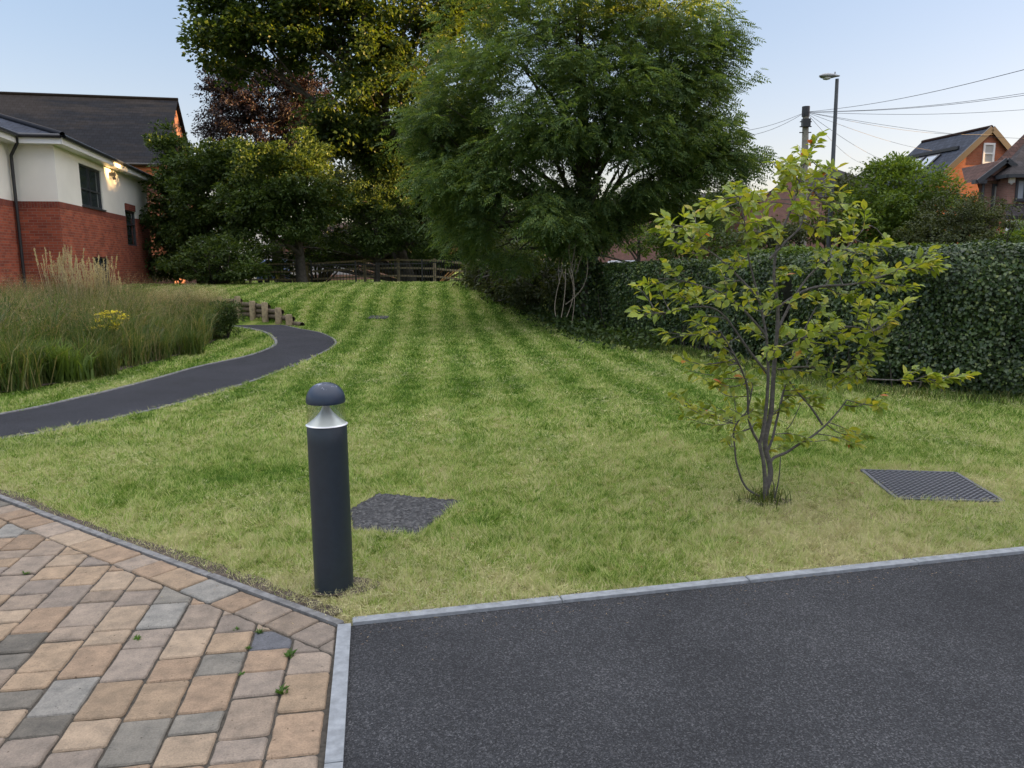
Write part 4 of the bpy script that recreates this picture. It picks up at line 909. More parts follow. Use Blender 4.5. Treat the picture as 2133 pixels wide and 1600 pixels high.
for (px, py) in tips:
    for rep in range(2):
        w0 = P(px+random.uniform(-18, 18)*min(rep, 1), py+random.uniform(-18, 18)*min(rep, 1), 4.66)
        d2 = np.linalg.norm((allpts-w0)[:, [0, 2]], axis=1)
        # attach below and towards the middle of the tree
        cand = allpts[(allpts[:, 2] < w0[2]+.05)] if np.any(allpts[:, 2] < w0[2]+.05) else allpts
        dd = np.linalg.norm((cand-w0)[:, [0, 2]], axis=1); dd = np.where(dd < .10, 9, dd); a_ = cand[int(np.argmin(dd))]
        rad = abs(w0[0]-tb[0]); yoff = random.uniform(-1, 1)*max(.12, .55-rad*.35)
        w1 = P(px+random.uniform(-22, 22)*min(rep, 1), py+random.uniform(-22, 22)*min(rep, 1), min(max(a_[1]+yoff, 4.1), 5.35))
        L = np.linalg.norm(w1-a_); tw = curve(a_, w1, -0.03, 7, .05); twigs.append((tw, np.linspace(.0035, .0012, 7)))
        nl = int(9+L*20); 
        for j in range(nl):
            q = 1-(random.random()**1.4)*min(.9, .16/L+.5) if j else 1.0
            f_ = q*6; i0 = min(int(f_), 5); p = tw[i0]+(tw[i0+1]-tw[i0])*(f_-i0); tg = unit(tw[i0+1]-tw[i0])
            side = unit(np.cross(tg, RNG.normal(size=3)))
            dr = unit(tg*random.uniform(.3, .9)+side*random.uniform(.4, 1)+np.array([0, 0, random.uniform(-.35, .25)])) if q < .999 else tg
            dr = unit(dr*np.array([1, 1, .6])); C_.append(p+dr*.006); D_.append(dr); N_.append(unit(RNG.normal(size=3)*.42+np.array([0, 0, 1])))
C_, D_, N_ = np.array(C_), np.array(D_), np.array(N_)
# eight-point ovate leaf, folded along the midrib, tip curling down
def ovate(C, D, Nn, L, W):
    D = unit(D); S = unit(np.cross(D, Nn)); U = np.cross(S, D); L = L[:, None]; W = W[:, None]
    curl = RNG.uniform(.0, .35, len(C))[:, None]
    def q(u, s, h): return C+D*L*u+S*W*s+U*(W*h-L*curl*u*u)
    pts_ = [q(0, 0, 0), q(.12, 0, 0), q(.35, .44, .14), q(.68, .38, .12), q(1.0, 0, 0), q(.68, -.38, .12), q(.35, -.44, .14), q(.5, 0, -.02)]
    V = np.stack(pts_, 1).reshape(-1, 3); i = np.arange(len(C))[:, None]*8
    T = np.concatenate([i+[a] for a in ([1, 2, 7], [2, 3, 7], [3, 4, 7], [4, 5, 7], [5, 6, 7], [6, 1, 7], [0, 2, 1], [0, 1, 6])], 1).reshape(-1, 3); return V, T
L_ = RNG.uniform(.042, .078, len(C_)); V, T = ovate(C_, D_, N_, L_, L_*RNG.uniform(.5, .64, len(L_)))
link('leaves', np_mesh('leaves', V, T), M['leaf_young'], yt, smooth=True)
tubes('trunk', stems+[(a, b*1.0) for a, b in twigs], M['bark_grey'], yt, 8)
n = 160; x = tb[0]+RNG.normal(size=n)*.06; y = tb[1]+RNG.normal(size=n)*.05-.02
tag(blades('grass_tuft', x, y, np.zeros(n), RNG.uniform(.05, .15, n), .006, M['rough'], .9, None, None), 'longer tuft of grass round the foot of the young tree', 'grass tuft')
mb = MB(); q = [(tb[0]+.16*math.cos(a)*(1+.2*math.sin(3*a)), tb[1]-.02+.09*math.sin(a)*(1+.2*math.cos(2*a)), .012) for a in np.linspace(0, 2*math.pi, 22, endpoint=False)]; mb.poly(q); tag(mb.build('soil_patch', M['soil'], uv=False), kind='structure')
mb = MB(); q = [(BOL[0]+.03++.15*math.cos(a)*(1+.25*math.sin(3*a+1)), BOL[1]-.0+.13*math.sin(a)*(1+.2*math.cos(2*a)), .012) for a in np.linspace(0, 2*math.pi, 26, endpoint=False)]; mb.poly(q); tag(mb.build('soil_patch_by_bollard', M['soil'], uv=False), kind='structure')

# weeds in the paving joints
def weed(px, py, s, label):
    c_ = G(px, py, .01); n = 34; a = RNG.uniform(0, 2*np.pi, n); D = np.stack([np.cos(a), np.sin(a), RNG.uniform(.15, 1.1, n)], 1)
    V, T = leaf_quads(np.repeat(c_[None], n, 0)+RNG.normal(size=(n, 3))*[.006*s, .006*s, 0], D, unit(RNG.normal(size=(n, 3))*.3+[0, 0, 1]), RNG.uniform(.012, .032, n)*s, RNG.uniform(.004, .010, n)*s, .1)
    tag(link('weed', np_mesh('weed', V, T), M['weed']), label, 'weed', 'weeds in the paving joints')
weed(604, 1366, 1.1, 'bushy green weed in a joint beside the dark blue cut paver')
weed(590, 1443, 1.3, 'flat spreading weed in the last joint before the road kerb')
weed(541, 1318, .8, 'small upright weed at the top tip of the blue cut paver')
weed(518, 1351, .6, 'tiny weed at the left edge of the blue cut paver')
weed(504, 1406, .6, 'tiny weed between grey and beige pavers below the blue one')
weed(287, 1331, .8, 'dark green weed tuft in mid paving joint')
weed(55, 1196, .9, 'weed tuft at the far left of the paving')
weed(493, 1312, .6, 'thin pale weed by the border course')

# ------------------------------------------------------------------ PLANTING BED
M['meadow'] = leafmat('meadow_blades', [(0, (0.05, 0.095, 0.024)), (0.45, (0.105, 0.17, 0.045)), (0.75, (0.19, 0.21, 0.08)), (1, (0.34, 0.28, 0.15))], .35, patch=1.3)
M['seed'] = leafmat('seed_heads', [(0, (0.22, 0.15, 0.11)), (0.6, (0.34, 0.25, 0.17)), (1, (0.48, 0.38, 0.24))], .3)
M['plume'] = leafmat('plume', [(0, (0.38, 0.32, 0.21)), (1, (0.60, 0.53, 0.36))], .3)
M['fresh'] = leafmat('fresh_green', [(0, (0.065, 0.12, 0.025)), (1, (0.17, 0.25, 0.06))], .4)
n = 80000; x = RNG.uniform(-13.2, -5.5, n); y = RNG.uniform(6, 20, n); ok = inside(bed_poly, x, y)
px_ = x/y*1600+1066; ok &= (px_ > -120); x, y = x[ok], y[ok]
cl = np.sin(x*3.1+y*1.7)*.5+np.sin(x*1.3-y*2.9)*.5+np.sin(x*7.3+y*2.2)*.45*np.sin(y*6.1-x*1.1); keep = RNG.random(len(x)) < np.clip(.62+.5*cl, .12, 1); x, y, cl = x[keep], y[keep], cl[keep] 
dfront = np.min(np.hypot(x[:, None]-bf[None, ::4, 0], y[:, None]-bf[None, ::4, 1]), 1)
hgt = (np.clip(.30+dfront*.75, .3, 1.02)+.24*cl)*RNG.uniform(.4, 1.12, len(x))
nt_ = 330; tx = RNG.uniform(-12.5, -5.6, nt_); ty = RNG.uniform(7, 19.5, nt_); ok = inside(bed_poly, tx, ty); tx, ty = tx[ok], ty[ok]; nt_ = len(tx); per_ = 110
tdf = np.min(np.hypot(tx[:, None]-bf[None, ::4, 0], ty[:, None]-bf[None, ::4, 1]), 1); th_ = np.clip(.35+tdf*.7, .35, 1.05)*RNG.uniform(.75, 1.28, nt_)
x = np.concatenate([x, np.repeat(tx, per_)+RNG.normal(size=nt_*per_)*.07]); y = np.concatenate([y, np.repeat(ty, per_)+RNG.normal(size=nt_*per_)*.07]); hgt = np.concatenate([hgt, np.repeat(th_, per_)*RNG.uniform(.6, 1, nt_*per_)])
V, T, tipp = blade_arrays(x, y, np.full(len(x), .03), hgt, .011, .95)
tag(link('meadow_grass', np_mesh('meadow_grass', V, T), M['meadow']), 'tall meadow grasses filling the planting bed inside the bend of the path', 'tall grass', kind='stuff')
sel = (hgt > .72) & (RNG.random(len(x)) < .15+.6*(np.sin(x*2.3+y)*np.sin(y*1.9-x*.7) > -.1)); tp = tipp[sel]; k = 6; pts = np.repeat(tp, k, 0)+RNG.normal(size=(len(tp)*k, 3))*np.array([.035, .035, .075])
V, T = leaf_quads(pts, unit(RNG.normal(size=pts.shape)*.5+[0, 0, 1]), rnd_dirs(len(pts)), RNG.uniform(.012, .035, len(pts)), RNG.uniform(.003, .007, len(pts)), .1)
tag(link('grass_seed_heads', np_mesh('grass_seed_heads', V, T), M['seed']), 'brown haze of seed heads over the tall grasses of the bed', 'seed heads', kind='stuff')
# leafy perennials mixed through the grasses
M['herb_grey'] = leafmat('grey_green_herb', [(0, (0.07, 0.10, 0.06)), (1, (0.16, 0.20, 0.13))], .3)
M['herb_dark'] = leafmat('dark_green_herb', [(0, (0.025, 0.055, 0.016)), (1, (0.07, 0.12, 0.03))], .3)
for nm, mt, cnt, lab in (('perennials_green', 'fresh', 34, 'fresh green leafy perennials mixed among the bed grasses'), ('perennials_grey', 'herb_grey', 22, 'grey green leafy perennials mixed among the bed grasses'), ('perennials_dark', 'herb_dark', 44, 'dark green low foliage filling gaps in the bed')):
    PP, DD2 = [], []
    for _ in range(cnt):
        i = random.randrange(4, 70); k_ = abs(random.gauss(0, .22))+.04; cx_, cy_ = bf[i]*(1-k_)+bb[i]*k_
        hh2 = min(1.0, .38+k_*3.0)*random.uniform(.6, 1.05); m_ = 420; r2 = random.uniform(.16, .34)
        a_ = rnd_dirs(m_)*RNG.random(m_)[:, None]**.4; PP.append(np.array([cx_, cy_, hh2*.55])+a_*np.array([r2, r2, hh2*.45])); DD2.append(unit(a_+np.array([0, 0, .7])+RNG.normal(size=a_.shape)*.4))
    PP = np.concatenate(PP); DD2 = np.concatenate(DD2); m_ = len(PP); V, T = leaf_quads(PP, DD2, unit(RNG.normal(size=(m_, 3))*.6+[0, 0, 1]), RNG.uniform(.04, .12, m_), RNG.uniform(.008, .028, m_), .1)
    tag(link(nm, np_mesh(nm, V, T), M[mt]), lab, 'perennials', kind='stuff')
# feather reed grass clumps
def reed(px, py_top, D, label, n=26, w_=.28, hmin=.75):
    top = P(px, py_top, D); x0, y0 = top[0], top[1]; zt = top[2]; o = empty('feather_reed_grass', (x0, y0, 0.03), label, 'ornamental grass', 'feather reed grass clumps in the bed')
    m_ = 420; x = x0+RNG.normal(size=m_)*.12; y = y0+RNG.normal(size=m_)*.12; blades('leaf_blades', x, y, np.full(m_, .03), RNG.uniform(.6, 1.15, m_)*zt*.72, .008, M['meadow'], .45, None, None, parent=o)
    st = []; CC, DD = [], []
    for _ in range(n):
        b_ = np.array([x0+random.gauss(0, .08), y0+random.gauss(0, .08), .03]); h = zt*random.uniform(hmin, 1.0); t_ = b_+np.array([random.gauss(0, w_*.5), random.gauss(0, w_*.5), h]); p = curve(b_, t_, 0, 6, .02); st.append((p, np.full(6, .003)))
        d_ = unit(t_-b_); L = random.uniform(.22, .32)
        for _ in range(46): q = random.random(); CC.append(t_-d_*L*q+RNG.normal(size=3)*.007); DD.append(unit(d_+RNG.normal(size=3)*.28))
    CC, DD = np.array(CC), np.array(DD); tubes('stalks', st, M['plume'], o, 4)
    V, T = leaf_quads(CC, DD, rnd_dirs(len(CC)), RNG.uniform(.025, .05, len(CC)), RNG.uniform(.006, .011, len(CC)), .1); link('plumes', np_mesh('plumes', V, T), M['plume'], o)
reed(120, 515, 14.5, 'tallest pale plumed grass clump in front of the dark brick return wall', 40)
reed(162, 540, 14.0, 'pale plumed grass clump between the tallest clump and the lower window', 30)
reed(205, 535, 14.5, 'pale plumed grass clump in front of the lower house window', 38)
reed(245, 560, 15.2, 'thin plumed grass clump right of the lower house window', 6, .2)
# tawny clump at right end
def seedclump(px, py, D, label, r=.42, n=700):
    top = P(px, py, D); o = empty('tufted_hair_grass', (top[0], top[1], .03), label, 'ornamental grass', 'tawny hair grass clumps in the bed')
    blades('leaf_blades', top[0]+RNG.normal(size=n)*.14, top[1]+RNG.normal(size=n)*.14, np.full(n, .03), RNG.uniform(.5, 1, n)*top[2], .006, M['meadow'], .7, None, None, parent=o)
    m_ = 5200; a = rnd_dirs(m_)*RNG.random(m_)[:, None]**.5; a[:, 2] = np.abs(a[:, 2])*.75; pts = np.array([top[0], top[1], top[2]-.38])+a*np.array([r, r, .5])
    V, T = leaf_quads(pts, unit(a+RNG.normal(size=a.shape)*.4), rnd_dirs(m_), RNG.uniform(.015, .035, m_), RNG.uniform(.003, .006, m_), .1); link('seed_heads', np_mesh('seed_heads', V, T), M['plume'], o)
seedclump(345, 592, 16.5, 'tawny airy grass clump just right of the house corner')
seedclump(395, 588, 17.2, 'tawny airy grass clump near the middle of the bed top')
seedclump(440, 592, 17.2, 'tawny airy grass clump closest to the log retaining wall')
# yellow ragwort
def flowerplant():
    c0 = P(230, 662, 11.6); o = empty('ragwort_plant', (c0[0], c0[1], .03), 'tall plant with flat heads of bright yellow flowers standing in the bed', 'flowering plant')
    st = []; heads = [(205, 668), (222, 652), (240, 650), (250, 664), (232, 672), (215, 680), (190, 684), (245, 676), (228, 660), (210, 655), (256, 658), (236, 683)]; CC = []
    for (a, b) in heads:
        t_ = P(a, b, 11.6+random.uniform(-.15, .15)); p = curve((c0[0], c0[1], .4), t_, .02, 6, .03); st.append((p, np.full(6, .004)))
        for _ in range(26): CC.append(t_+np.array([random.gauss(0, .038), random.gauss(0, .038), random.gauss(0, .014)]))
    st.append((curve((c0[0], c0[1], .0), (c0[0], c0[1], .42), 0, 4, .02), np.full(4, .006))); tubes('stalks', st, M['fresh'], o, 5)
    CC = np.array(CC); n = len(CC); V, T = leaf_quads(np.repeat(CC, 4, 0), unit(RNG.normal(size=(n*4, 3))*[1, 1, .25]), unit(RNG.normal(size=(n*4, 3))*.3+[0, 0, 1]), np.full(n*4, .024), np.full(n*4, .014), .1)
    link('flowers', np_mesh('flowers', V, T), M['yellow'], o)
    m_ = 260; pts = np.array([c0[0], c0[1], 0])+np.c_[RNG.normal(size=m_)*.07, RNG.normal(size=m_)*.07, RNG.uniform(.05, .7, m_)]; V, T = leaf_quads(pts, unit(RNG.normal(size=(m_, 3))*[1, 1, .4]), np.tile([0, 0, 1.], (m_, 1)), RNG.uniform(.05, .1, m_), RNG.uniform(.015, .03, m_), .1); link('leaves', np_mesh('leaves', V, T), M['fresh'], o)
M['yellow'] = plain('yellow_petals', (0.75, 0.62, 0.02), .7)
flowerplant()
def leafy(px, py, D, r, h, n, L, W, mat_, label, name='day_lily', cat='plant', group=None, arch=.9):
    b = P(px, py, D); x0, y0 = b[0], b[1]; a = RNG.uniform(0, 2*np.pi, n); r_ = r*RNG.random(n); o = empty(name, (x0, y0, .03), label, cat, group)
    blades('leaves', x0+np.cos(a)*r_*.6, y0+np.sin(a)*r_*.6, np.full(n, .03), h*RNG.uniform(.5, 1, n), W, mat_, arch, None, None, parent=o)
leafy(110, 790, 9.9, .42, .66, 240, .3, .026, M['fresh'], 'bright green strappy leaved clump at the front of the bed')
leafy(165, 795, 10.0, .3, .5, 110, .3, .028, M['fresh'], 'lime green arching clump right of the strappy leaved clump')
leafy(30, 800, 9.3, .5, .8, 420, .3, .013, M['meadow'], 'fine green clump at the left edge of the bed front', 'sedge_clump')
leafy(215, 790, 10.4, .35, .55, 500, .3, .006, M['rough'], 'olive fine leaved fountain clump at the bed front', 'sedge_clump')
leafy(330, 760, 12.2, .35, .5, 300, .3, .010, M['meadow'], 'low brownish green tuft at the bend of the bed edge', 'sedge_clump')
leafy(400, 740, 12.9, .35, .55, 260, .3, .012, M['rough'], 'fresh green tuft close to the inner path edge', 'sedge_clump')
b = P(472, 680, 15.6)
shrub('dark_bed_shrub', 'compact dark green shrub at the tip of the planting bed', b[:2], [(b[0], b[1], .45, .32, .32, .36, 60), (b[0]-.25, b[1]-.25, .3, .3, .3, .25, 30)], M['leaf_dark'], .06, 60, .12, aspect=.3, r0_=.01)

# ------------------------------------------------------------------ LOG RETAINING WALL
rw = empty('log_retaining_wall', (-6.5, 20.1, 0), 'weathered log and post retaining wall stepping down beside the path', 'retaining wall')
posts_px = [(460, 618), (497, 617), (527, 627), (553, 630), (580, 641), (602, 655)]
wp = []
for (px, pt_) in posts_px:
    # find point on the wall line at this photo column
    best = min(np.linspace(-9, -5.2, 400), key=lambda x: abs((P(px, 660, 20)[0]/20)-(x/(wall_y(x)-.16))))
    y_ = float(wall_y(best)-.17); top = P(px, pt_, y_)[2]; wp.append((best, y_, top))
dirw = [np.array(wp[i+1][:2])-np.array(wp[i][:2]) for i in range(len(wp)-1)]
for i, (x, y, t_) in enumerate(wp):
    mb = MB(); d_ = dirw[min(i, len(dirw)-1)]; a = math.atan2(d_[1], d_[0]); mb.lathe((x, y, 0), [(.085, -.1), (.085, t_-.03), (.07, t_)], 10); mb.build('post', M['timber'], rw, smooth=True)
for i in range(-1, len(wp)):
    a = np.array(wp[max(i, 0)]); b = np.array(wp[min(i+1, len(wp)-1)])
    if i == -1: a = a+np.array([-2.2, .5, 0]); 
    if i == len(wp)-1: b = b+np.array([.32, -.34, -.12]); 
    off = np.array([.07, .09]); tz = (min(a[2], b[2])-.06); nrow = max(1, int(tz/.125))
    for r_ in range(nrow):
        z = tz-.06-r_*.13
        tubes('log', [(np.linspace([*(a[:2]+off), z], [*(b[:2]+off), z], 5), np.full(5, .064))], M['timber_dark'], rw, 10)

# ------------------------------------------------------------------ FENCES AT THE BACK
def rail_fence():
    pts = [P(520, 560, 34), P(640, 560, 33.5), P(760, 560, 33), P(830, 560, 33), P(905, 560, 32.5), P(985, 575, 31)]; pts = [(p[0], p[1]) for p in pts]
    o = empty('timber_rail_fence', (*pts[2], float(H(*pts[2]))), 'weathered timber post and rail fence behind the black railing', 'fence')
    zt = [1.5, 1.5, 1.62, 1.64, 1.60, 1.45]
    for (x, y), t_ in zip(pts, zt): mb = MB(); mb.box((x, y, (t_+.08+H(x, y)-.2)/2), (.11, .09, t_+.08-float(H(x, y))+.2)); mb.build('post', M['timber'], o)
    for i in range(len(pts)-1):
        for k_ in range(3):
            mb = MB(); mb.beam((*pts[i], zt[i]-k_*.33), (*pts[i+1], zt[i+1]-k_*.33), .04, .075); 
            for q in range(0, 0): pass
            r_ = mb.build('rail', M['timber'], o); r_.location.y -= .07
def railing():
    pts = [P(560, 590, 31), P(650, 590, 31), P(742, 590, 31), P(880, 590, 30.6), P(968, 592, 29.5), P(1030, 610, 27), P(1075, 630, 24.5)]; pts = [np.array([p[0], p[1]]) for p in pts]
    o = empty('metal_railing', (*pts[2], float(H(*pts[2]))), 'low black metal railing along the back edge of the lawn', 'railing')
    for i, p in enumerate(pts): z = float(H(*p)); mb = MB(); mb.box((p[0], p[1], z+.47), (.06, .06, 1.14)); mb.build('post', M['black_metal'], o)
    for i in range(len(pts)-1):
        a, b = pts[i], pts[i+1]; za, zb = float(H(*a)), float(H(*b)); L = np.linalg.norm(b-a); mb = MB()
        mb.beam((*a, za+.88), (*b, zb+.88), .03, .04); mb.beam((*a, za+.12), (*b, zb+.12), .03, .04); 
        nb_ = int(L/.12)
        for j in range(1, nb_): q = j/nb_; p = a+(b-a)*q; z = za+(zb-za)*q; mb.beam((p[0], p[1], z+.02), (p[0], p[1], z+.96), .018, .018)
        mb.build('railing_panel', M['black_metal'], o)
rail_fence(); railing()

# ------------------------------------------------------------------ HOUSES
def wall_holes(mb, p0, p1, z0, z1, holes, rev=.09, mbr=None, inward=None):
    """vertical wall from p0 to p1 (2D) with rectangular holes [(u0,u1,v0,v1)] in metres along / height; reveals go inward"""
    p0 = np.array(p0, float); p1 = np.array(p1, float); L = np.linalg.norm(p1-p0); d = (p1-p0)/L; n = inward
    us = sorted({0, L, *[h[0] for h in holes], *[h[1] for h in holes]}); vs = sorted({z0, z1, *[h[2] for h in holes], *[h[3] for h in holes]})
    us = [u for u in us if 0 <= u <= L]; vs = [v for v in vs if z0 <= v <= z1]
    def q(u, v, k=0): p = p0+d*u+n*k; return (p[0], p[1], v)
    for i in range(len(us)-1):
        for j in range(len(vs)-1):
            uc, vc = (us[i]+us[i+1])/2, (vs[j]+vs[j+1])/2
            if any(h[0] < uc < h[1] and h[2] < vc < h[3] for h in holes): continue
            mb.poly([q(us[i], vs[j]), q(us[i+1], vs[j]), q(us[i+1], vs[j+1]), q(us[i], vs[j+1])])
    for h in holes:
        a, b, c_, e = max(h[0], 0), min(h[1], L), max(h[2], z0), min(h[3], z1)
        if c_ >= e or a >= b: continue
        mb.poly([q(a, c_), q(a, e), q(a, e, rev), q(a, c_, rev)]); mb.poly([q(b, c_, rev), q(b, e, rev), q(b, e), q(b, c_)])
        if c_ == h[2]: mb.poly([q(a, c_, rev), q(b, c_, rev), q(b, c_), q(a, c_)])
        if e == h[3]: mb.poly([q(a, e), q(b, e), q(b, e, rev), q(a, e, rev)])
def window(parent, p0, p1, h, inward, frame, glassm, cols=2, rows=2, rev=.07, ft=.055, sill=None, rowsplit=None):
    p0 = np.array(p0, float); p1 = np.array(p1, float); d = unit(p1-p0); a, b, c_, e = h
    def q(u, v, k): p = p0+d*u+inward*k; return (p[0], p[1], v)
    mb = MB()
    for v in (c_+ft/2, e-ft/2): mb.beam(q(a, v, rev), q(b, v, rev), .06, ft)
    for u in (a+ft/2, b-ft/2): mb.beam(q(u, c_+ft, rev), q(u, e-ft, rev), .055, ft) if False else mb.box(q(u, (c_+e)/2, rev), (ft, .055, e-c_-2*ft), math.atan2(d[1], d[0]))
    for i in range(1, cols): mb.box(q(a+(b-a)*i/cols, (c_+e)/2, rev), (ft*.9, .05, e-c_-2*ft), math.atan2(d[1], d[0]))
    for i in range(1, rows):
        v = c_+(e-c_)*(rowsplit if rowsplit else i/rows); mb.box(q((a+b)/2, v, rev-.002), (b-a-2*ft, .045, ft*.8), math.atan2(d[1], d[0]))
    w_ = mb.build('window', frame, parent)
    mb = MB(); mb.poly([q(a+ft, c_+ft, rev+.015), q(b-ft, c_+ft, rev+.015), q(b-ft, e-ft, rev+.015), q(a+ft, e-ft, rev+.015)]); g_ = mb.build('pane', glassm, w_)
    if sill is not None:
        mb = MB(); mb.beam(q(a-.04, c_-.025, .0), q(b+.04, c_-.025, .0), .14, .05); mb.build('sill', sill, w_)
    return w_
def on_wall(px, py, A, Bp):                        # photo position -> (u, z) on the vertical plane through A,B
    dd = fw*F+rt*(px-1066.5)-up*(py-800); A = np.array(A, float); d = unit(np.array(Bp, float)-A); n = np.array([-d[1], d[0]])
    t_ = (A@n)/(dd[:2]@n); p = dd*t_; return float((p[:2]-A)@d), float(p[2]+CAM_H)
# --- the white rendered and brick house on the left
A = np.array([-12.62, 22.0]); B = np.array([-14.85, 32.2]); dS = unit(B-A); inS = np.array([-dS[1], dS[0]])      # side wall, inward normal to the left
if inS[0] > 0: inS = -inS
dRet = np.array([-1., 0.02]); dRet = unit(inS); A2 = A+dRet*1.12; A3 = A2-dS*6.5; outr = -dS
ZB, ZE, ZG = 3.27, 4.80, 0.0
hs = empty('rendered_brick_house', (A[0], A[1], .3), 'two storey house with white render over red brick and dark hipped roof', 'house')
def hole(px0, px1, py0, py1, pc):
    u0, _ = on_wall(px0, pc, A, B); u1, _ = on_wall(px1, pc, A, B); um = (u0+u1)/2; pxm = (px0+px1)/2
    return (u0, u1, on_wall(pxm, py1, A, B)[1], on_wall(pxm, py0, A, B)[1])
Hb = hole(168, 212, 349, 433, 390); Hs = hole(263, 284, 440, 512, 470); Hl = hole(196, 228, 536, 600, 560); Hb = (Hb[0], Hb[1], ZB+.05, Hb[3])
mb = MB(); wall_holes(mb, A, B, ZB, ZE, [Hb, (Hs[0], Hs[1], Hs[2], Hs[3]+.24)], inward=inS)
mb.poly([(*A, ZB), (*A, ZE), (*A2, ZE), (*A2, ZB)])
u_b = 1.75; P3 = A2-dS*u_b; mb.poly([(*A2, ZB-.02), (*A2, ZE), (*P3, ZE), (*P3, ZB-.02)])
mb.build('render_wall', M['render'], hs)
mb = MB(); e_ = .012; Ae, Be = A-inS*e_+(-dS)*e_, B-inS*e_+dS*e_
wall_holes(mb, A-inS*e_, B-inS*e_, ZG, ZB-.16, [Hl, Hs], rev=.1, inward=inS)
A_o = A-dS*e_; mb.poly([(*(A-inS*e_-dS*e_), ZG), (*(A-inS*e_-dS*e_), ZB-.16), (*(A2-dS*e_), ZB-.16), (*(A2-dS*e_), ZG)]); 
mb.poly([(*(A-inS*e_-dS*e_), ZG), (*(A-inS*e_), ZG), (*(A-inS*e_), ZB-.16), (*(A-inS*e_-dS*e_), ZB-.16)])
W3a, W3b = A2-inS*e_, A3-inS*e_; HD = (u_b+.15, u_b+1.5, .3, 2.95)
wall_holes(mb, W3a, W3a-dS*u_b, ZG, ZB-.16, [], inward=inS); wall_holes(mb, W3a-dS*u_b, W3b, ZG, ZE, [(.12, 1.6, .3, 2.95), (.35, 1.5, 3.35, 4.5)], inward=inS)
wall_holes(mb, B-inS*e_, B+inS*9, ZG, ZE, [], inward=-dS)
mb.build('brick_wall', M['brick'], hs)
# soldier course below the render
mb = MB(); e2 = .02; wall_holes(mb, A-inS*e2, B-inS*e2, ZB-.16, ZB+.005, [Hs], inward=inS); mb.poly([(*(A-inS*e2-dS*e2), ZB-.16), (*(A-inS*e2-dS*e2), ZB+.005), (*(A2-dS*e2), ZB+.005), (*(A2-dS*e2), ZB-.16)]); mb.poly([(*(A-inS*e2-dS*e2), ZB-.16), (*(A-inS*e2), ZB-.16), (*(A-inS*e2), ZB+.005), (*(A-inS*e2-dS*e2), ZB+.005)])
wall_holes(mb, A2-inS*e2, A2-inS*e2-dS*u_b, ZB-.16, ZB+.005, [], inward=inS)
so_ = mb.build('soldier_course', M['brick_band'], hs); me_ = so_.data
for l in me_.uv_layers[0].data: u_, v_ = l.uv; l.uv = (v_*1.4, u_)
mb = MB(); p_ = A-inS*.016; wall_holes(mb, p_+dS*(Hs[0]-.0), p_+dS*(Hs[1]), Hs[3], Hs[3]+.24, [], inward=inS)
for u in (Hs[0], Hs[1]): pass
mb.build('window_lintel', M['brick_band'], hs)
window(hs, A, B, Hb, inS, M['grey_frame'], M['glass'], 2, 2, sill=M['grey_frame'], rowsplit=.42)
window(hs, A, B, Hs, inS, M['grey_frame'], M['glass'], 1, 2, rowsplit=.6); window(hs, A, B, Hl, inS, M['grey_frame'], M['glass'], 2, 1)
window(hs, W3a-dS*u_b, W3b, (.12, 1.6, .3, 2.95), inS, M['grey_frame'], M['glass'], 2, 2); window(hs, W3a-dS*u_b, W3b, (.35, 1.5, 3.35, 4.5), inS, M['grey_frame'], M['glass'], 2, 1)
# curtains in the big window
for u in (Hb[0]+.16, Hb[1]-.22):
    mb = MB()
    for k in range(4): p = A+dS*(u+k*.045)+inS*(.13+.015*(k % 2)); mb.box((p[0], p[1], (Hb[2]+Hb[3])/2), (.045, .01, Hb[3]-Hb[2]-.14), math.atan2(dS[1], dS[0]))
    mb.build('curtain', M['upvc'], hs)
# eaves: soffit, fascia, gutter
ov = .32; E0 = A-inS*ov-dS*ov; E1 = B-inS*ov+dS*.3; E2 = A2-inS*ov-dS*ov; E3 = A3-inS*ov
mb = MB(); zs = ZE; 
mb.poly([(*A, zs), (*B, zs), (*(B+dS*.3), zs), (*E1, zs), (*E0, zs)]); mb.poly([(*A, zs), (*E0, zs), (*E2, zs), (*A2, zs)]); mb.poly([(*A2, zs), (*E2, zs), (*E3, zs), (*A3, zs)])
mb.build('soffit', M['upvc'], hs)
mb = MB(); c2 = lambda p, q, w_, z, h, m_: m_.beam((*p, z), (*q, z), w_, h)
for p, q in ((E0, E1), (E0+inS*.02, E2-inS*0), (E2, E3)): c2(p, q, .022, zs+.085, .19, mb)
mb.build('fascia', M['upvc'], hs)
gp = []
for p, q, o_ in ((E0, E1, -inS), (E0, E2, -dS), (E2, E3, -inS)): gp.append((np.linspace([*(p+o_*.06), zs+.19], [*(q+o_*.06), zs+.19], 5), np.full(5, .058)))
tubes('gutter', gp, M['black_plastic'], hs, 10)
dpx, dpz = (A2-inS*.09-dS*.12), 0; st_ = E2-inS*.05-dS*.0+inS*.0
tubes('downpipe', [(np.array([[*(E2-inS*.03), zs+.14], [*(E2-inS*.03), zs+.0], [*(dpx), zs-.32], [*dpx, zs-.5], [*dpx, 2.4], [*dpx, .05]]), np.full(6, .042))], M['black_plastic'], hs, 10)
# security light under the soffit
uL, zL = on_wall(228, 368, A, B); p = A+dS*uL-inS*.1; mb = MB(); mb.box((p[0], p[1], zL+.08), (.12, .16, .12), math.atan2(dS[1], dS[0])); mb.lathe((p[0]-inS[0]*.05, p[1]-inS[1]*.05, zL-.1), [(.05, 0), (.055, .05), (.02, .12)], 12); mb.beam((p[0], p[1], zL+.0), (p[0]+dS[0]*.14, p[1]+dS[1]*.14, zL-.06), .03, .02); mb.build('security_light', M['black_plastic'], hs)
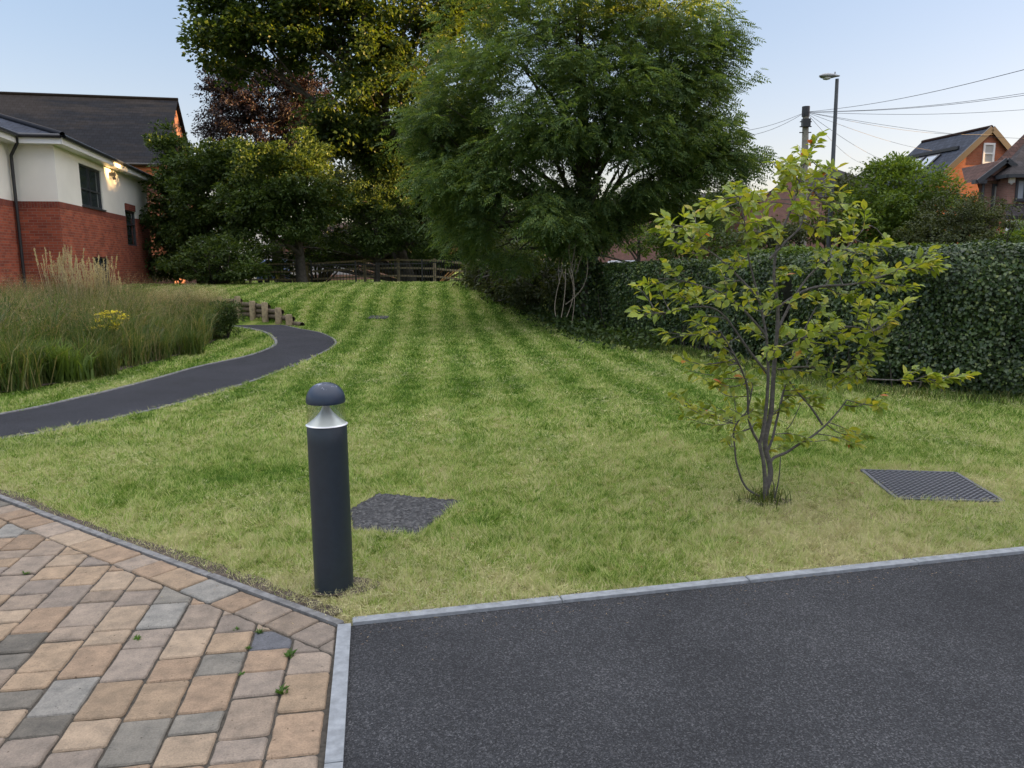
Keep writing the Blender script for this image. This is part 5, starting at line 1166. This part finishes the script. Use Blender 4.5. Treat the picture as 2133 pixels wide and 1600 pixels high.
# roof
tp = math.tan(R(19.5)); zr = zs+.20; Wd = 6.0
E0r = E0-inS*.05-dS*.05; E1r = E1-inS*.05; E2r = E2-inS*.05-dS*.05
rid0 = E0r+(inS+dS)*Wd; ridz = zr+tp*Wd
mb = MB()
mb.poly([(*E0r, zr), (*E1r, zr), (*(E1r+inS*Wd), ridz), (*rid0, ridz)])                    # side slope
V2 = E2r+(inS+dS)*0; mb.poly([(*E0r, zr), (*rid0, ridz), (*(rid0+inS*4), ridz), (*(E2r+inS*4.0), zr+.0), (*E2r, zr)])
E3r = E3-inS*.05; mb.poly([(*E2r, zr), (*(E2r+(inS+dS)*3.2), zr+tp*3.2), (*(E3r+inS*5), zr+tp*5), (*E3r, zr)])
mb.poly([(*E1r, zr), (*(E1r+inS*2*Wd), zr), (*(E1r+inS*Wd), ridz)])
mb.poly([(*rid0, ridz), (*(E1r+inS*Wd), ridz), (*(E1r+inS*2*Wd), zr), (*(rid0+inS*Wd-dS*2), zr)])
mb.build('roof', M['roof_tile'], hs)
tubes('hip_ridge', [(np.linspace([*E0r, zr+.03], [*rid0, ridz+.04], 8), np.full(8, .075))], M['roof_tile'], hs, 8)

# --- big slate roofed building behind it
pR_ = P(362, 208, 50); Rr = pR_[:2]; rd = unit(np.array([-.975, -.22])); fr = np.array([.22, -.975]); Lr = 26
hb = empty('slate_roof_building', (Rr[0], 48, .3), 'large dark slate roofed brick building rising behind the white rendered house', 'building')
zR, zE = float(pR_[2]), float(P(333, 333, 45.1)[2])
Ra, Rb = Rr, Rr+rd*Lr; Fa, Fb = Ra+fr*5, Rb+fr*5; Ka, Kb = Ra-fr*5, Rb-fr*5
mb = MB(); ovh = fr*.3
sl_ = (zR-zE)/5
mb.poly([(*(Ra-rd*.25), zR), (*(Rb), zR), (*(Fb+ovh), zE-.3*sl_), (*(Fa+ovh-rd*.25), zE-.3*sl_)]); mb.poly([(*(Ra-rd*.25), zR), (*(Ka-ovh-rd*.25), zE-.3*sl_), (*(Kb-ovh), zE-.3*sl_), (*Rb, zR)])
rf = mb.build('roof', M['slate'], hb)
mb = MB(); mb.poly([(*Fa, 0), (*Fa, zE), (*Fb, zE), (*Fb, 0)]); mb.poly([(*Fa, 0), (*Ka, 0), (*Ka, zE), (*Ra, zR-.05), (*Fa, zE)]); mb.poly([(*Fb, 0), (*Fb, zE), (*Rb, zR-.05), (*Kb, zE), (*Kb, 0)]); mb.build('wall', M['brick_dark'], hb)
tubes('gutter', [(np.linspace([*(Fa+ovh*1.2), zE-.3], [*(Fb+ovh*1.2), zE-.3], 4), np.full(4, .07))], M['black_plastic'], hb, 8)
tubes('ridge_tiles', [(np.linspace([*(Ra-rd*.25), zR+.03], [*Rb, zR+.03], 6), np.full(6, .1))], M['slate'], hb, 8)

# --- generic gabled house
def gable_house(name, label, near, far, halfw, zEv, zRg, wallm, roofm, z0=0., group=None, cat='house', ov=.25, hip=0.0):
    """ridge runs from near (2D) to far (2D)"""
    n_ = np.array(near, float); f_ = np.array(far, float); d = unit(f_-n_); s = np.array([-d[1], d[0]])
    if s[0] > 0: s = -s                                          # s points to the left
    o = empty(name, (n_[0], n_[1], z0), label, cat, group)
    nl, nr, fl, fr_ = n_+s*halfw, n_-s*halfw, f_+s*halfw, f_-s*halfw; k = (zRg-zEv)/halfw
    n2, f2 = n_+d*hip, f_-d*hip
    mb = MB()
    if hip == 0:
        mb.poly([(*nl, z0), (*nr, z0), (*nr, zEv), (*n_, zRg-.04), (*nl, zEv)]); mb.poly([(*fl, z0), (*fl, zEv), (*f_, zRg-.04), (*fr_, zEv), (*fr_, z0)])
    else:
        mb.poly([(*nl, z0), (*nr, z0), (*nr, zEv), (*nl, zEv)]); mb.poly([(*fl, z0), (*fl, zEv), (*fr_, zEv), (*fr_, z0)])
    mb.poly([(*nl, z0), (*nl, zEv), (*fl, zEv), (*fl, z0)]); mb.poly([(*nr, z0), (*fr_, z0), (*fr_, zEv), (*nr, zEv)]); mb.build('wall', wallm, o)
    mb = MB(); e = d*(ov*.4) if hip == 0 else d*ov; zz = zEv-ov*k
    a, b, c_, e4 = nl+s*ov-e, nr-s*ov-e, fl+s*ov+e, fr_-s*ov+e
    ra, rb_ = (n_-e, f_+e) if hip == 0 else (n2, f2)
    th = .12
    for quad in ([(*a, zz), (*ra, zRg), (*rb_, zRg), (*c_, zz)], [(*b, zz), (*e4, zz), (*rb_, zRg), (*ra, zRg)]):
        q_ = [np.array(v) for v in quad]; mb.poly(q_); mb.poly([v-np.array([0, 0, th]) for v in q_[::-1]])
        for i in range(4): j = (i+1) % 4; mb.poly([q_[j], q_[i], q_[i]-np.array([0, 0, th]), q_[j]-np.array([0, 0, th])])
    if hip: mb.poly([(*a, zz), (*b, zz), (*ra, zRg)]); mb.poly([(*c_, zz), (*rb_, zRg), (*e4, zz)])
    mb.build('roof', roofm, o)
    return o, d, s, k
# orange brick gable house
pn = P(2063, 266, 42); pf = P(1921, 297, 47)
o1, d1, s1, k1 = gable_house('orange_brick_house', 'orange brick gable house with grey slate roof and two roof windows', pn[:2], pf[:2], 3.7, 5.05, pn[2], M['brick_orange'], M['slate_blue'])
nl = pn[:2]+s1*3.7; nr = pn[:2]-s1*3.7
u0, zt_ = on_wall(2048, 298, nl, nr); u1, zb_ = on_wall(2068, 342, nl, nr); mbw = window(o1, nl-d1*.05, nr-d1*.05, (u0, u1, zb_, zt_), -d1*-1, M['upvc'], M['glass_pale'], 1, 2, rev=.0, ft=.1)
mb = MB()                                                        # black verge boards
for sg in (1, -1):
    a = pn[:2]-d1*.14; b = pn[:2]+s1*sg*3.95-d1*.14; mb.beam((*a, pn[2]-.06), (*b, pn[2]-k1*3.95-.06), .09, .30)
mb.build('verge_board', M['black_plastic'], o1)
def on_slope(along, down): p = pn[:2]+d1*along+s1*down; return np.array([p[0], p[1], pn[2]-k1*down])
nrm = unit(np.array([s1[0]*k1, s1[1]*k1, 1.0]))
def slope_rect(al0, al1, dn0, dn1, lift): return [on_slope(al0, dn0)+nrm*lift, on_slope(al0, dn1)+nrm*lift, on_slope(al1, dn1)+nrm*lift, on_slope(al1, dn0)+nrm*lift]
for al in (1.75, 2.95):
    mb = MB(); q = slope_rect(al, al+1.0, 1.35, 2.35, .1); 
    if np.cross(q[1]-q[0], q[2]-q[1])[2] < 0: q = q[::-1]
    mb.poly(q); 
    for i in range(4): j = (i+1) % 4; mb.poly([q[j], q[i], q[i]-nrm*.1, q[j]-nrm*.1])
    w_ = mb.build('roof_window', M['black_plastic'], o1); mb = MB(); q = slope_rect(al+.1, al+.9, 1.45, 2.25, .112); 
    if np.cross(q[1]-q[0], q[2]-q[1])[2] < 0: q = q[::-1]
    mb.poly(q); mb.build('pane', M['glass_sky'], w_)
mb = MB(); mb.beam(on_slope(.7, 1.15)+nrm*.1, on_slope(4.3, 1.15)+nrm*.1, .12, .16); mb.beam(on_slope(.9, 2.75)+nrm*.06, on_slope(2.2, 2.75)+nrm*.06, .12, .12); mb.build('roof_upstand', M['black_plastic'], o1)
tubes('ridge_tiles', [(np.linspace([*(pn[:2]-d1*.1), pn[2]+.03], [*pf[:2], pn[2]+.03], 5), np.full(5, .09))], M['tile_brown'], o1, 6)
# brown tiled house at the right edge
pa = P(2160, 262, 35); 
o2 = empty('brown_tiled_house', (pa[0], pa[1], 0), 'pink brown brick house with red brown tiled roof cut off by the right edge', 'house')
Dw = 34.; def_z = lambda py, D=Dw: P(2080, py, D)[2]
xL = P(2040, 380, Dw)[0]; xR = xL+9; zEv = P(2045, 373, Dw)[2]; zRg = P(2210, 205, Dw+4)[2]; xRd = P(2210, 205, Dw+4)[0]; xR = xRd+4
xBk = xL/Dw*(Dw+4.3)+.25
mb = MB(); mb.poly([(xL, Dw, 0), (xR, Dw, 0), (xR, Dw, zEv), (xL, Dw, zEv)]); mb.poly([(xL, Dw, 0), (xL, Dw, zEv), (xBk, Dw+4.3, zEv), (xBk, Dw+4.3, 0)])
apx = P(2087, 338, Dw)
xg = P(2132, 373, Dw)[0]; mb.poly([(xL, Dw-.004, zEv), (xg, Dw-.004, zEv), (apx[0], Dw-.004, apx[2])]); mb.build('wall', M['brick_pink'], o2)
mb = MB(); mb.poly([(xL-.3, Dw-.25, zEv-.1), (xR, Dw-.25, zEv-.1), (xR+6, Dw+4, zRg), (xRd, Dw+4, zRg)]); mb.poly([(xL-.3, Dw-.25, zEv-.1), (xRd, Dw+4, zRg), (xBk-.1, Dw+4.5, zEv-.1)]); mb.poly([(xR+6, Dw+4, zRg), (xR+6, Dw+8.3, zEv-.1), (xBk+2, Dw+5.5, zEv-.1), (xBk-.1, Dw+4.5, zEv-.1), (xRd, Dw+4, zRg)]); mb.build('roof', M['tile_brown'], o2)
mb = MB(); gd = 3.0; az = apx[2]+.1; mb.poly([(xL-.25, Dw-.32, zEv-.12), (apx[0], Dw-.32, az), (apx[0], Dw+gd, az), (xL-.25, Dw+gd*.2, zEv-.12)]); mb.poly([(xg+.2, Dw-.32, zEv-.12), (xg+.2, Dw+gd*.2, zEv-.12), (apx[0], Dw+gd, az), (apx[0], Dw-.32, az)]); mb.build('gable_roof', M['tile_brown'], o2)
mb = MB(); mb.beam((xL-.28, Dw-.36, zEv-.16), (apx[0], Dw-.36, az-.04), .05, .2); mb.beam((xg+.22, Dw-.36, zEv-.16), (apx[0], Dw-.36, az-.04), .05, .2); mb.box((xL-.12, Dw-.2, zEv-.14), (.5, .3, .16)); mb.build('barge_board', M['grey_frame'], o2)
tubes('downpipe', [(np.array([[xL+.12, Dw-.12, zEv-.15], [xL+.12, Dw-.12, 2], [xL+.12, Dw-.12, 0]]), np.full(3, .055))], M['grey_frame'], o2, 8)
a_, b_ = P(2067, 383, Dw), P(2098, 425, Dw); window(o2, (0, Dw-.02), (1, Dw-.02), (a_[0], b_[0], b_[2]-.3, a_[2]), np.array([0, 1.]), M['grey_frame'], M['glass_pale'], 2, 1, rev=0., ft=.1)
# projecting wing with dark roof, window, alarm box and bay roof
Dq = 33.2; xq = P(2101, 380, Dq)[0]; zq = P(2101, 364, Dq)[2]; xq2 = xq+5
mb = MB(); mb.poly([(xq, Dq, 0), (xq2, Dq, 0), (xq2, Dq, zq), (xq, Dq, zq)]); mb.poly([(xq, Dq, 0), (xq, Dq, zq), (xq, Dw, zq), (xq, Dw, 0)]); mb.build('wing_wall', M['brick_pink'], o2)
mb = MB(); mb.poly([(xq-.25, Dq-.3, zq-.02), (xq2, Dq-.3, zq-.02), (xq2, Dq+3, zq+2.0), (xq+2.6, Dq+3, zq+2.0)]); mb.poly([(xq-.25, Dq-.3, zq-.02), (xq+2.6, Dq+3, zq+2.0), (xq+2.6, Dw+2, zq+2.0), (xq-.25, Dw-.1, zq-.02)]); mb.build('wing_roof', M['slate_brown'], o2)
mb = MB(); mb.beam((xq-.25, Dq-.33, zq-.08), (xq2, Dq-.33, zq-.08), .08, .14); mb.beam((xq-.28, Dq-.3, zq-.08), (xq-.28, Dw-.4, zq-.08), .08, .14); mb.build('gutter', M['grey_frame'], o2)
a_, b_ = P(2117, 372, Dq), P(2150, 418, Dq); window(o2, (0, Dq-.03), (1, Dq-.03), (a_[0], b_[0], b_[2], a_[2]), np.array([0, 1.]), M['grey_frame'], M['glass_sky'], 2, 1, rev=0., ft=.09, sill=M['black_plastic'])
a_ = P(2106, 376, Dq); mb = MB(); mb.prism([(a_[0]+.17*math.cos(t_), Dq-.06, a_[2]+.2*math.sin(t_)) for t_ in np.linspace(.5, .5+2*math.pi, 6, endpoint=False)], 0.0001) if False else mb.box((a_[0], Dq-.05, a_[2]), (.24, .09, .2)); mb.lathe((a_[0], Dq-.05, a_[2]-.17), [(.02, 0), (.09, .07)], 10); mb.build('alarm_box', M['upvc'], o2)
a_ = P(2125, 445, Dq-.8); mb = MB(); mb.poly([(a_[0]-.6, Dq-.9, a_[2]-.1), (a_[0]+2, Dq-.9, a_[2]-.1), (a_[0]+2, Dq-.01, a_[2]+.45), (a_[0]-.3, Dq-.01, a_[2]+.45)]); mb.build('bay_roof', M['slate_brown'], o2)
mb = MB(); mb.box((a_[0]+.7, Dq-.9, a_[2]-.16), (2.6, .1, .14)); mb.build('bay_gutter', M['black_plastic'], o2)
mb = MB(); mb.box((a_[0]+.75, Dq-.42, a_[2]/2-.12), (2.3, .84, a_[2]-.24)); mb.build('bay_wall', M['brick_orange'], o2)
b_ = P(2102, 464, Dq-.9); window(o2, (0, Dq-.86), (1, Dq-.86), (b_[0]-.1, b_[0]+.75, a_[2]-1.15, a_[2]-.28), np.array([0, 1.]), M['upvc'], M['glass_sky'], 2, 1, rev=0., ft=.07)
# distant houses between ash and laurel
q1, q2 = P(1735, 342, 62), P(1700, 345, 68)
gable_house('hipped_roof_house', 'distant house with a grey brown pyramid roof behind the lamp post', P(1728, 342, 58)[:2], P(1716, 342, 68)[:2], 5.2, P(1735, 412, 60)[2], P(1735, 341, 60)[2], M['brick_pink'], M['slate_brown'], hip=3.6)
g3 = P(1648, 362, 55); gable_house('gabled_house', 'distant pinkish brick gable between the telegraph pole and ash tree', g3[:2], P(1655, 362, 64)[:2], 3.0, P(1648, 440, 55)[2], g3[2], M['brick_pink'], M['slate_brown'])
g4 = P(1545, 372, 66); o4, *_ = gable_house('low_roofed_house', 'distant house with brown roof showing just right of the ash crown', P(1500, 372, 68)[:2], P(1462, 372, 92)[:2], 6.5, P(1560, 408, 66)[2]-.4, g4[2]-.5, M['brick_dark'], M['slate_brown'], hip=4)
g5 = P(1612, 388, 70); mb = MB(); mb.box((g5[0]-3, 72, 3.5), (10, 6, 7.0)); mb.build('side_wing', M['slate_brown'], o4)
mb = MB(); mb.box((g5[0]+.7, 69, g5[2]-1.2), (1.1, .9, 2.8)); mb.lathe((g5[0]+.75, 69, g5[2]+.2), [(.16, 0), (.13, .5)], 8); mb.build('chimney', M['brick_dark'], o4)
g6 = P(1817, 343, 60); gable_house('white_gabled_house', 'distant white house gable peeping over the left side of the round bush', g6[:2], P(1850, 343, 72)[:2], 3.6, g6[2]-2.6, g6[2], M['render'], M['slate_blue'])
# houses seen in gaps behind the trees on the left
gable_house('cottage', 'low brick house glimpsed through the gap below the big tree limb', P(740, 470, 62)[:2], P(640, 470, 66)[:2], 4.0, P(700, 500, 62)[2], P(700, 462, 62)[2], M['brick_pink'], M['tile_brown'])
gable_house('rendered_cottage', 'pale rendered house glimpsed through leaves right of the brick house', P(470, 440, 60)[:2], P(400, 440, 66)[:2], 4.5, P(440, 470, 60)[2], P(440, 425, 60)[2], M['render'], M['slate_brown'])
gable_house('brick_cottage', 'brick house behind the hedge seen beside the ash trunk', P(1360, 430, 56)[:2], P(1290, 430, 62)[:2], 4.0, P(1330, 470, 56)[2], P(1330, 440, 56)[2], M['brick_pink'], M['tile_brown'])
# unseen terrace added on the right to keep the low sun off the lawn
gable_house('terraced_houses', 'long brick terrace on the street to the right, outside the view', (30, -14), (31, 31.2), 4.0, 6.0, 8.7, M['brick_orange'], M['slate_brown'])
gable_house('end_terrace_house', 'lower brick house at the far end of the terrace, outside the view', (31.2, 31.6), (31.4, 34.4), 4.0, 5.6, 7.75, M['brick_orange'], M['slate_brown'])  # added unseen; its low ridge lets a sun patch reach the rendered wall
tree('street_tree', 'street tree in front of the end terrace house, outside the view', 'tree', (24.2, 31.4), 6.6, .12, [(24.2, 31.4, 7.0, 1.0, 1.3, .9, 26), (24.2, 31.9, 6.2, .8, .8, .6, 12)], M['leaf_laurel'], .14, 40, .4, aspect=.6)  # added out of view to break up that sun patch with leaf shade
# ------------------------------------------------------------------ STREET LAMP, TELEGRAPH POLE, WIRES
lt = P(1744, 160, 20); lf = P(1727, 500, 20)
lp = empty('street_lamp', (lf[0], 20, 0), 'slim grey street lamp with flat oval head behind the hedge', 'street lamp')
tubes('pole', [(np.array([[lf[0], 20, 0], [lf[0], 20, 1.5], [lf[0]+(lt[0]-lf[0])*.5, 20, 3.6], [lt[0], 20, lt[2]-.05]]), np.array([.075, .06, .052, .042]))], M['pole_grey'], lp, 12)
mb = MB(); n_ = 14
for i in range(n_):
    pass
hx = lt[0]; ring = []
prof = [(0.05, .035), (-.02, .055), (-.12, .10), (-.26, .125), (-.38, .10), (-.44, .04)]
V = []; Fc = []
for x_, r_ in prof:
    for j in range(12): a = 2*math.pi*j/12; V.append((hx+x_, 20+r_*1.15*math.cos(a), lt[2]+.02+r_*.5*math.sin(a)))
for i in range(len(prof)-1):
    for j in range(12): Fc.append((i*12+j, i*12+(j+1) % 12, (i+1)*12+(j+1) % 12, (i+1)*12+j))
Fc += [tuple(range(12)), tuple(range(60, 72))[::-1]]; me = bpy.data.meshes.new('lamp_head'); me.from_pydata(V, [], Fc); me.update(); link('lamp_head', me, M['lamp_head'], lp, smooth=True)
mb = MB(); mb.lathe((hx-.26, 20, lt[2]-.075), [(.02, 0), (.09, .02), (.10, .06)], 14); mb.build('lamp_bowl', M['upvc'], lp, smooth=True)
mb = MB(); mb.lathe((hx-.06, 20, lt[2]+.05), [(.018, 0), (.018, .06), (.012, .07)], 8); mb.build('photocell', M['lamp_head'], lp)
tt_ = P(1679, 222, 27); tf = P(1672, 500, 27)
tpole = empty('telegraph_pole', (tf[0], 27, 0), 'wooden telegraph pole with dark fittings at its top and wires fanning out', 'telegraph pole')
tubes('pole', [(np.array([[tf[0]-.05, 27, 0], [tf[0], 27, 2.2], [tt_[0], 27, tt_[2]]]), np.array([.15, .125, .1]))], M['pole_wood'], tpole, 12)
mb = MB(); mb.lathe((tt_[0], 27, tt_[2]-.32), [(.13, 0), (.13, .32)], 12); mb.box((tt_[0]-.02, 26.88, tt_[2]-.55), (.26, .18, .26)); mb.build('junction_box', M['black_plastic'], tpole)
mb = MB()
for z in (-.5, -.66, -.85): mb.beam((tt_[0]-.2, 26.95, tt_[2]+z), (tt_[0]+.2, 26.95, tt_[2]+z), .03, .03)
mb.build('step_bar', M['black_metal'], tpole)
top = np.array([tt_[0], 27, tt_[2]-.18])
M['wire'] = plain('wire', (0.05, 0.05, 0.055), .7, spec=.2)
for (px, py, D, sag, lab) in ((2260, 112, 14, .012, 'highest telephone wire climbing to the upper right edge'), (2260, 180, 20, .02, 'second telephone wire from the top running to the right edge'), (2250, 176, 21, .022, 'telephone wire just under the second one on the right'), (2260, 218, 26, .02, 'near level telephone wire running to the right edge'),
                          (2070, 280, 42, .012, 'telephone wire dropping to the orange brick house'), (2250, 290, 36, .015, 'telephone wire passing above the orange gable to the right'), (1900, 352, 44, .015, 'telephone wire dropping steeply behind the round bush'), (1820, 345, 55, .015, 'faint telephone wire dropping to the white gable'),
                          (1500, 290, 22, .03, 'lower telephone wire running left into the ash crown'), (1490, 279, 24, .03, 'upper telephone wire running left into the ash crown'), (2010, 320, 48, .012, 'faint telephone wire dropping toward the slate roof')):
    b_ = P(px, py, D); t = np.linspace(0, 1, 24)[:, None]; p = top+(b_-top)*t; p[:, 2] -= (np.sin(np.pi*t)*sag*np.linalg.norm(b_-top)).ravel()
    tag(tubes('telephone_wire', [(p, np.full(24, .0065))], M['wire'], None, 5), lab, 'wire', 'telephone wires fanning out from the pole')

# ------------------------------------------------------------------ PARKED CARS glimpsed in gaps
def car(loc, rz, paint, label):
    o = empty('parked_car', loc, label, 'car', 'cars parked on the streets beyond')
    Mx = Matrix.Translation(Vector(loc)) @ Matrix.Rotation(rz, 4, 'Z')
    side = [(-2.1, .35), (-2.12, .75), (-1.9, .92), (-1.55, .96), (-1.05, 1.40), (.45, 1.45), (1.15, 1.0), (1.95, .82), (2.12, .6), (2.1, .32)]
    def W_(p): q = Mx @ Vector(p); return (q.x, q.y, q.z)
    mb = MB(); n = len(side)
    ins = [.0, .0, .02, .05, .16, .16, .06, .04, .02, 0]
    Lf = [W_((x, .86-i_, z)) for (x, z), i_ in zip(side, ins)]; Rf = [W_((x, -.86+i_, z)) for (x, z), i_ in zip(side, ins)]
    mb.poly(Lf[::-1]); mb.poly(Rf)
    for i in range(n): j = (i+1) % n; mb.poly([Lf[i], Lf[j], Rf[j], Rf[i]])
    mb.build('body', paint, o)
    for s_ in (1, -1):
        mb = MB(); mb.poly([W_((x, s_*y, z)) for x, y, z in ((-1.45, .835, 1.0), (-1.02, .715, 1.36), (.42, .715, 1.40), (1.0, .815, 1.02))][::s_]); mb.build('side_window', M['glass'], o)
    mb = MB(); mb.poly([W_(p) for p in ((.50, -.66, 1.425), (1.12, -.76, 1.03), (1.12, .76, 1.03), (.50, .66, 1.425))]); ws = mb.build('windscreen', M['glass'], o); ws.location.z += .01
    for x_ in (-1.3, 1.3):
        for s_ in (1, -1):
            a, b = W_((x_, s_*.70, .31)), W_((x_, s_*.88, .31)); tubes('wheel', [(np.linspace(a, b, 3), np.array([.30, .31, .29]))], M['black_plastic'], o, 16)
    for s_ in (1, -1): mb = MB(); mb.box(W_((2.08, s_*.62, .66)), (.08, .3, .14), rz); mb.build('headlight', M['upvc'], o)
pw = plain('silver_paint', (.55, .57, .62), .25, .3); pb = plain('blue_paint', (.10, .16, .32), .3, .2); pd = plain('white_paint', (.72, .73, .75), .3)
c_ = P(1300, 548, 36); car((c_[0], 36, .1), R(80), pw, 'silver car showing above the hedge right of the ash trunk')
c_ = P(577, 545, 44); car((c_[0], 44, .32), R(100), pb, 'blue car seen under the trees left of the straight trunk')
c_ = P(662, 530, 46); car((c_[0], 46, .55), R(5), pd, 'white car glimpsed right of the straight dark trunk')
# far road strips the cars stand on
mb = MB(); mb.poly([(-60, 41, .36), (12, 41, .36), (12, 49, .36), (-60, 49, .36)]); tag(mb.build('back_road', M['tarmac'], uv=False), kind='structure')
mb = MB(); mb.poly([(12, 10, .02), (20, 9, .02), (24, 60, .36), (5, 60, .36), (5, 33, .14), (9, 28, .1)]); tag(mb.build('side_road', M['tarmac'], uv=False), kind='structure')
# distant trees closing the view; first two added, hidden, to shade the slate gable
M['leaf_far'] = leafmat('far_leaf', [(0, (0.03, 0.05, 0.02)), (1, (0.07, 0.10, 0.04))], .3)
for i, (px, D, h) in enumerate(((850, 49, 125), (845, 53, 150), (330, 75, 470), (560, 80, 480), (640, 85, 495), (820, 78, 470), (930, 80, 440), (1060, 75, 430), (1180, 72, 440), (1390, 80, 430))):
    p = P(px, 540, D); zt = P(px, h, D)[2]
    labs = ['behind and left of the big spreading tree', 'directly behind the big spreading tree', 'behind the rendered house', 'behind the copper beech', 'behind the straight trunk', 'left behind the big tree', 'behind the holly thicket', 'behind the ash crown left side', 'behind the ash trunk', 'behind the young tree left edge']
    tree('distant_tree', 'distant tree '+labs[i], 'tree', p[:2], zt*.8, .2, [(p[0], p[1], zt*.62, 5.0, 3, zt*.38, 80), (p[0]+3.5, p[1], zt*.45, 3, 2.5, zt*.35, 36), (p[0]-3.5, p[1], zt*.5, 3, 2.5, zt*.35, 36)], M['leaf_far'], .3, 40, .8, group='distant trees beyond the road', every=8, aspect=.6, dens=1.5)

# dry clippings and bits blown along the kerbs
n = 420; t = RNG.random(n)*6; off = -np.abs(RNG.normal(size=n))*.10-.004; p = K0+dT*t[:, None]+nT*off[:, None]
n2 = 260; t2 = RNG.random(n2)*4; off2 = np.abs(RNG.normal(size=n2))*.12+.004; p2 = K0+dL*t2[:, None]+LN*off2[:, None]; p = np.concatenate([p, p2]); z = np.concatenate([np.full(n, .009), np.full(n2, .017)]); n += n2
D = RNG.normal(size=(n, 3))*[1, 1, .06]; V, T = leaf_quads(np.c_[p, z], D, np.tile([0, 0, 1.], (n, 1))+RNG.normal(size=(n, 3))*.2, RNG.uniform(.006, .022, n), RNG.uniform(.0012, .003, n), .05)
tag(link('grass_clippings', np_mesh('grass_clippings', V, T), M['seed']), 'dry grass clippings scattered along the kerbs', 'clippings', kind='stuff')

# a few fallen leaves
n = 46; x = RNG.uniform(-2.2, 3.0, n); y = RNG.uniform(2.3, 6.5, n); ok = lawn_ok(x, y); x, y = x[ok], y[ok]; n = len(x)
z = np.where((np.stack([x, y], 1)-K0)@nT < 0, .012, .03); D = RNG.normal(size=(n, 3))*[1, 1, .1]; V, T = leaf_quads(np.c_[x, y, z], D, np.tile([0, 0, 1.], (n, 1))+RNG.normal(size=(n, 3))*.25, RNG.uniform(.018, .035, n), RNG.uniform(.010, .018, n), .15)
M['dead'] = leafmat('dead_leaf', [(0, (.16, .09, .04)), (1, (.34, .24, .10))], .2)
tag(link('fallen_leaves', np_mesh('fallen_leaves', V, T), M['dead']), 'small brown fallen leaves lying here and there on the lawn', 'fallen leaves', kind='stuff')

# pale dry clippings lying on the cut grass, thicker in the straw coloured patches
def fbm(x, y): return (np.sin(x*1.7+y*2.3)+np.sin(x*3.9-y*1.3+1.7)+np.sin(x*6.1+y*7.7+.4)*.7+np.sin(-x*11.3+y*9.1)*.6+np.sin(x*23+y*17.3)*.5+np.sin(x*19-y*27)*.5)/4.3
n = 190000; y = 2.9+RNG.random(n)**1.5*9.5; x = RNG.uniform(-1, 1, n)*(y*.7+.4); pr = np.clip(.12+fbm(x, y)*1.2+dryness(x, y)*3.2, 0, 1); ok = lawn_ok(x, y) & (RNG.random(n) < pr); x, y = x[ok], y[ok]; n = len(x)
sc = np.clip(y/5, .8, 2); D = RNG.normal(size=(n, 3))*[1, 1, .25]; V, T = leaf_quads(np.c_[x, y, H(x, y)+RNG.uniform(.018, .034, n)], D, np.tile([0, 0, 1.], (n, 1))+RNG.normal(size=(n, 3))*.3, RNG.uniform(.015, .045, n)*sc, RNG.uniform(.0015, .0032, n)*sc, .05)
M['straw'] = leafmat('straw', [(0, (.34, .33, .16)), (.5, (.50, .50, .28)), (1, (.68, .66, .44))], .25)
tag(link('mown_clippings', np_mesh('mown_clippings', V, T), M['straw']), 'pale dried mown clippings lying over the lawn', 'clippings', kind='stuff')
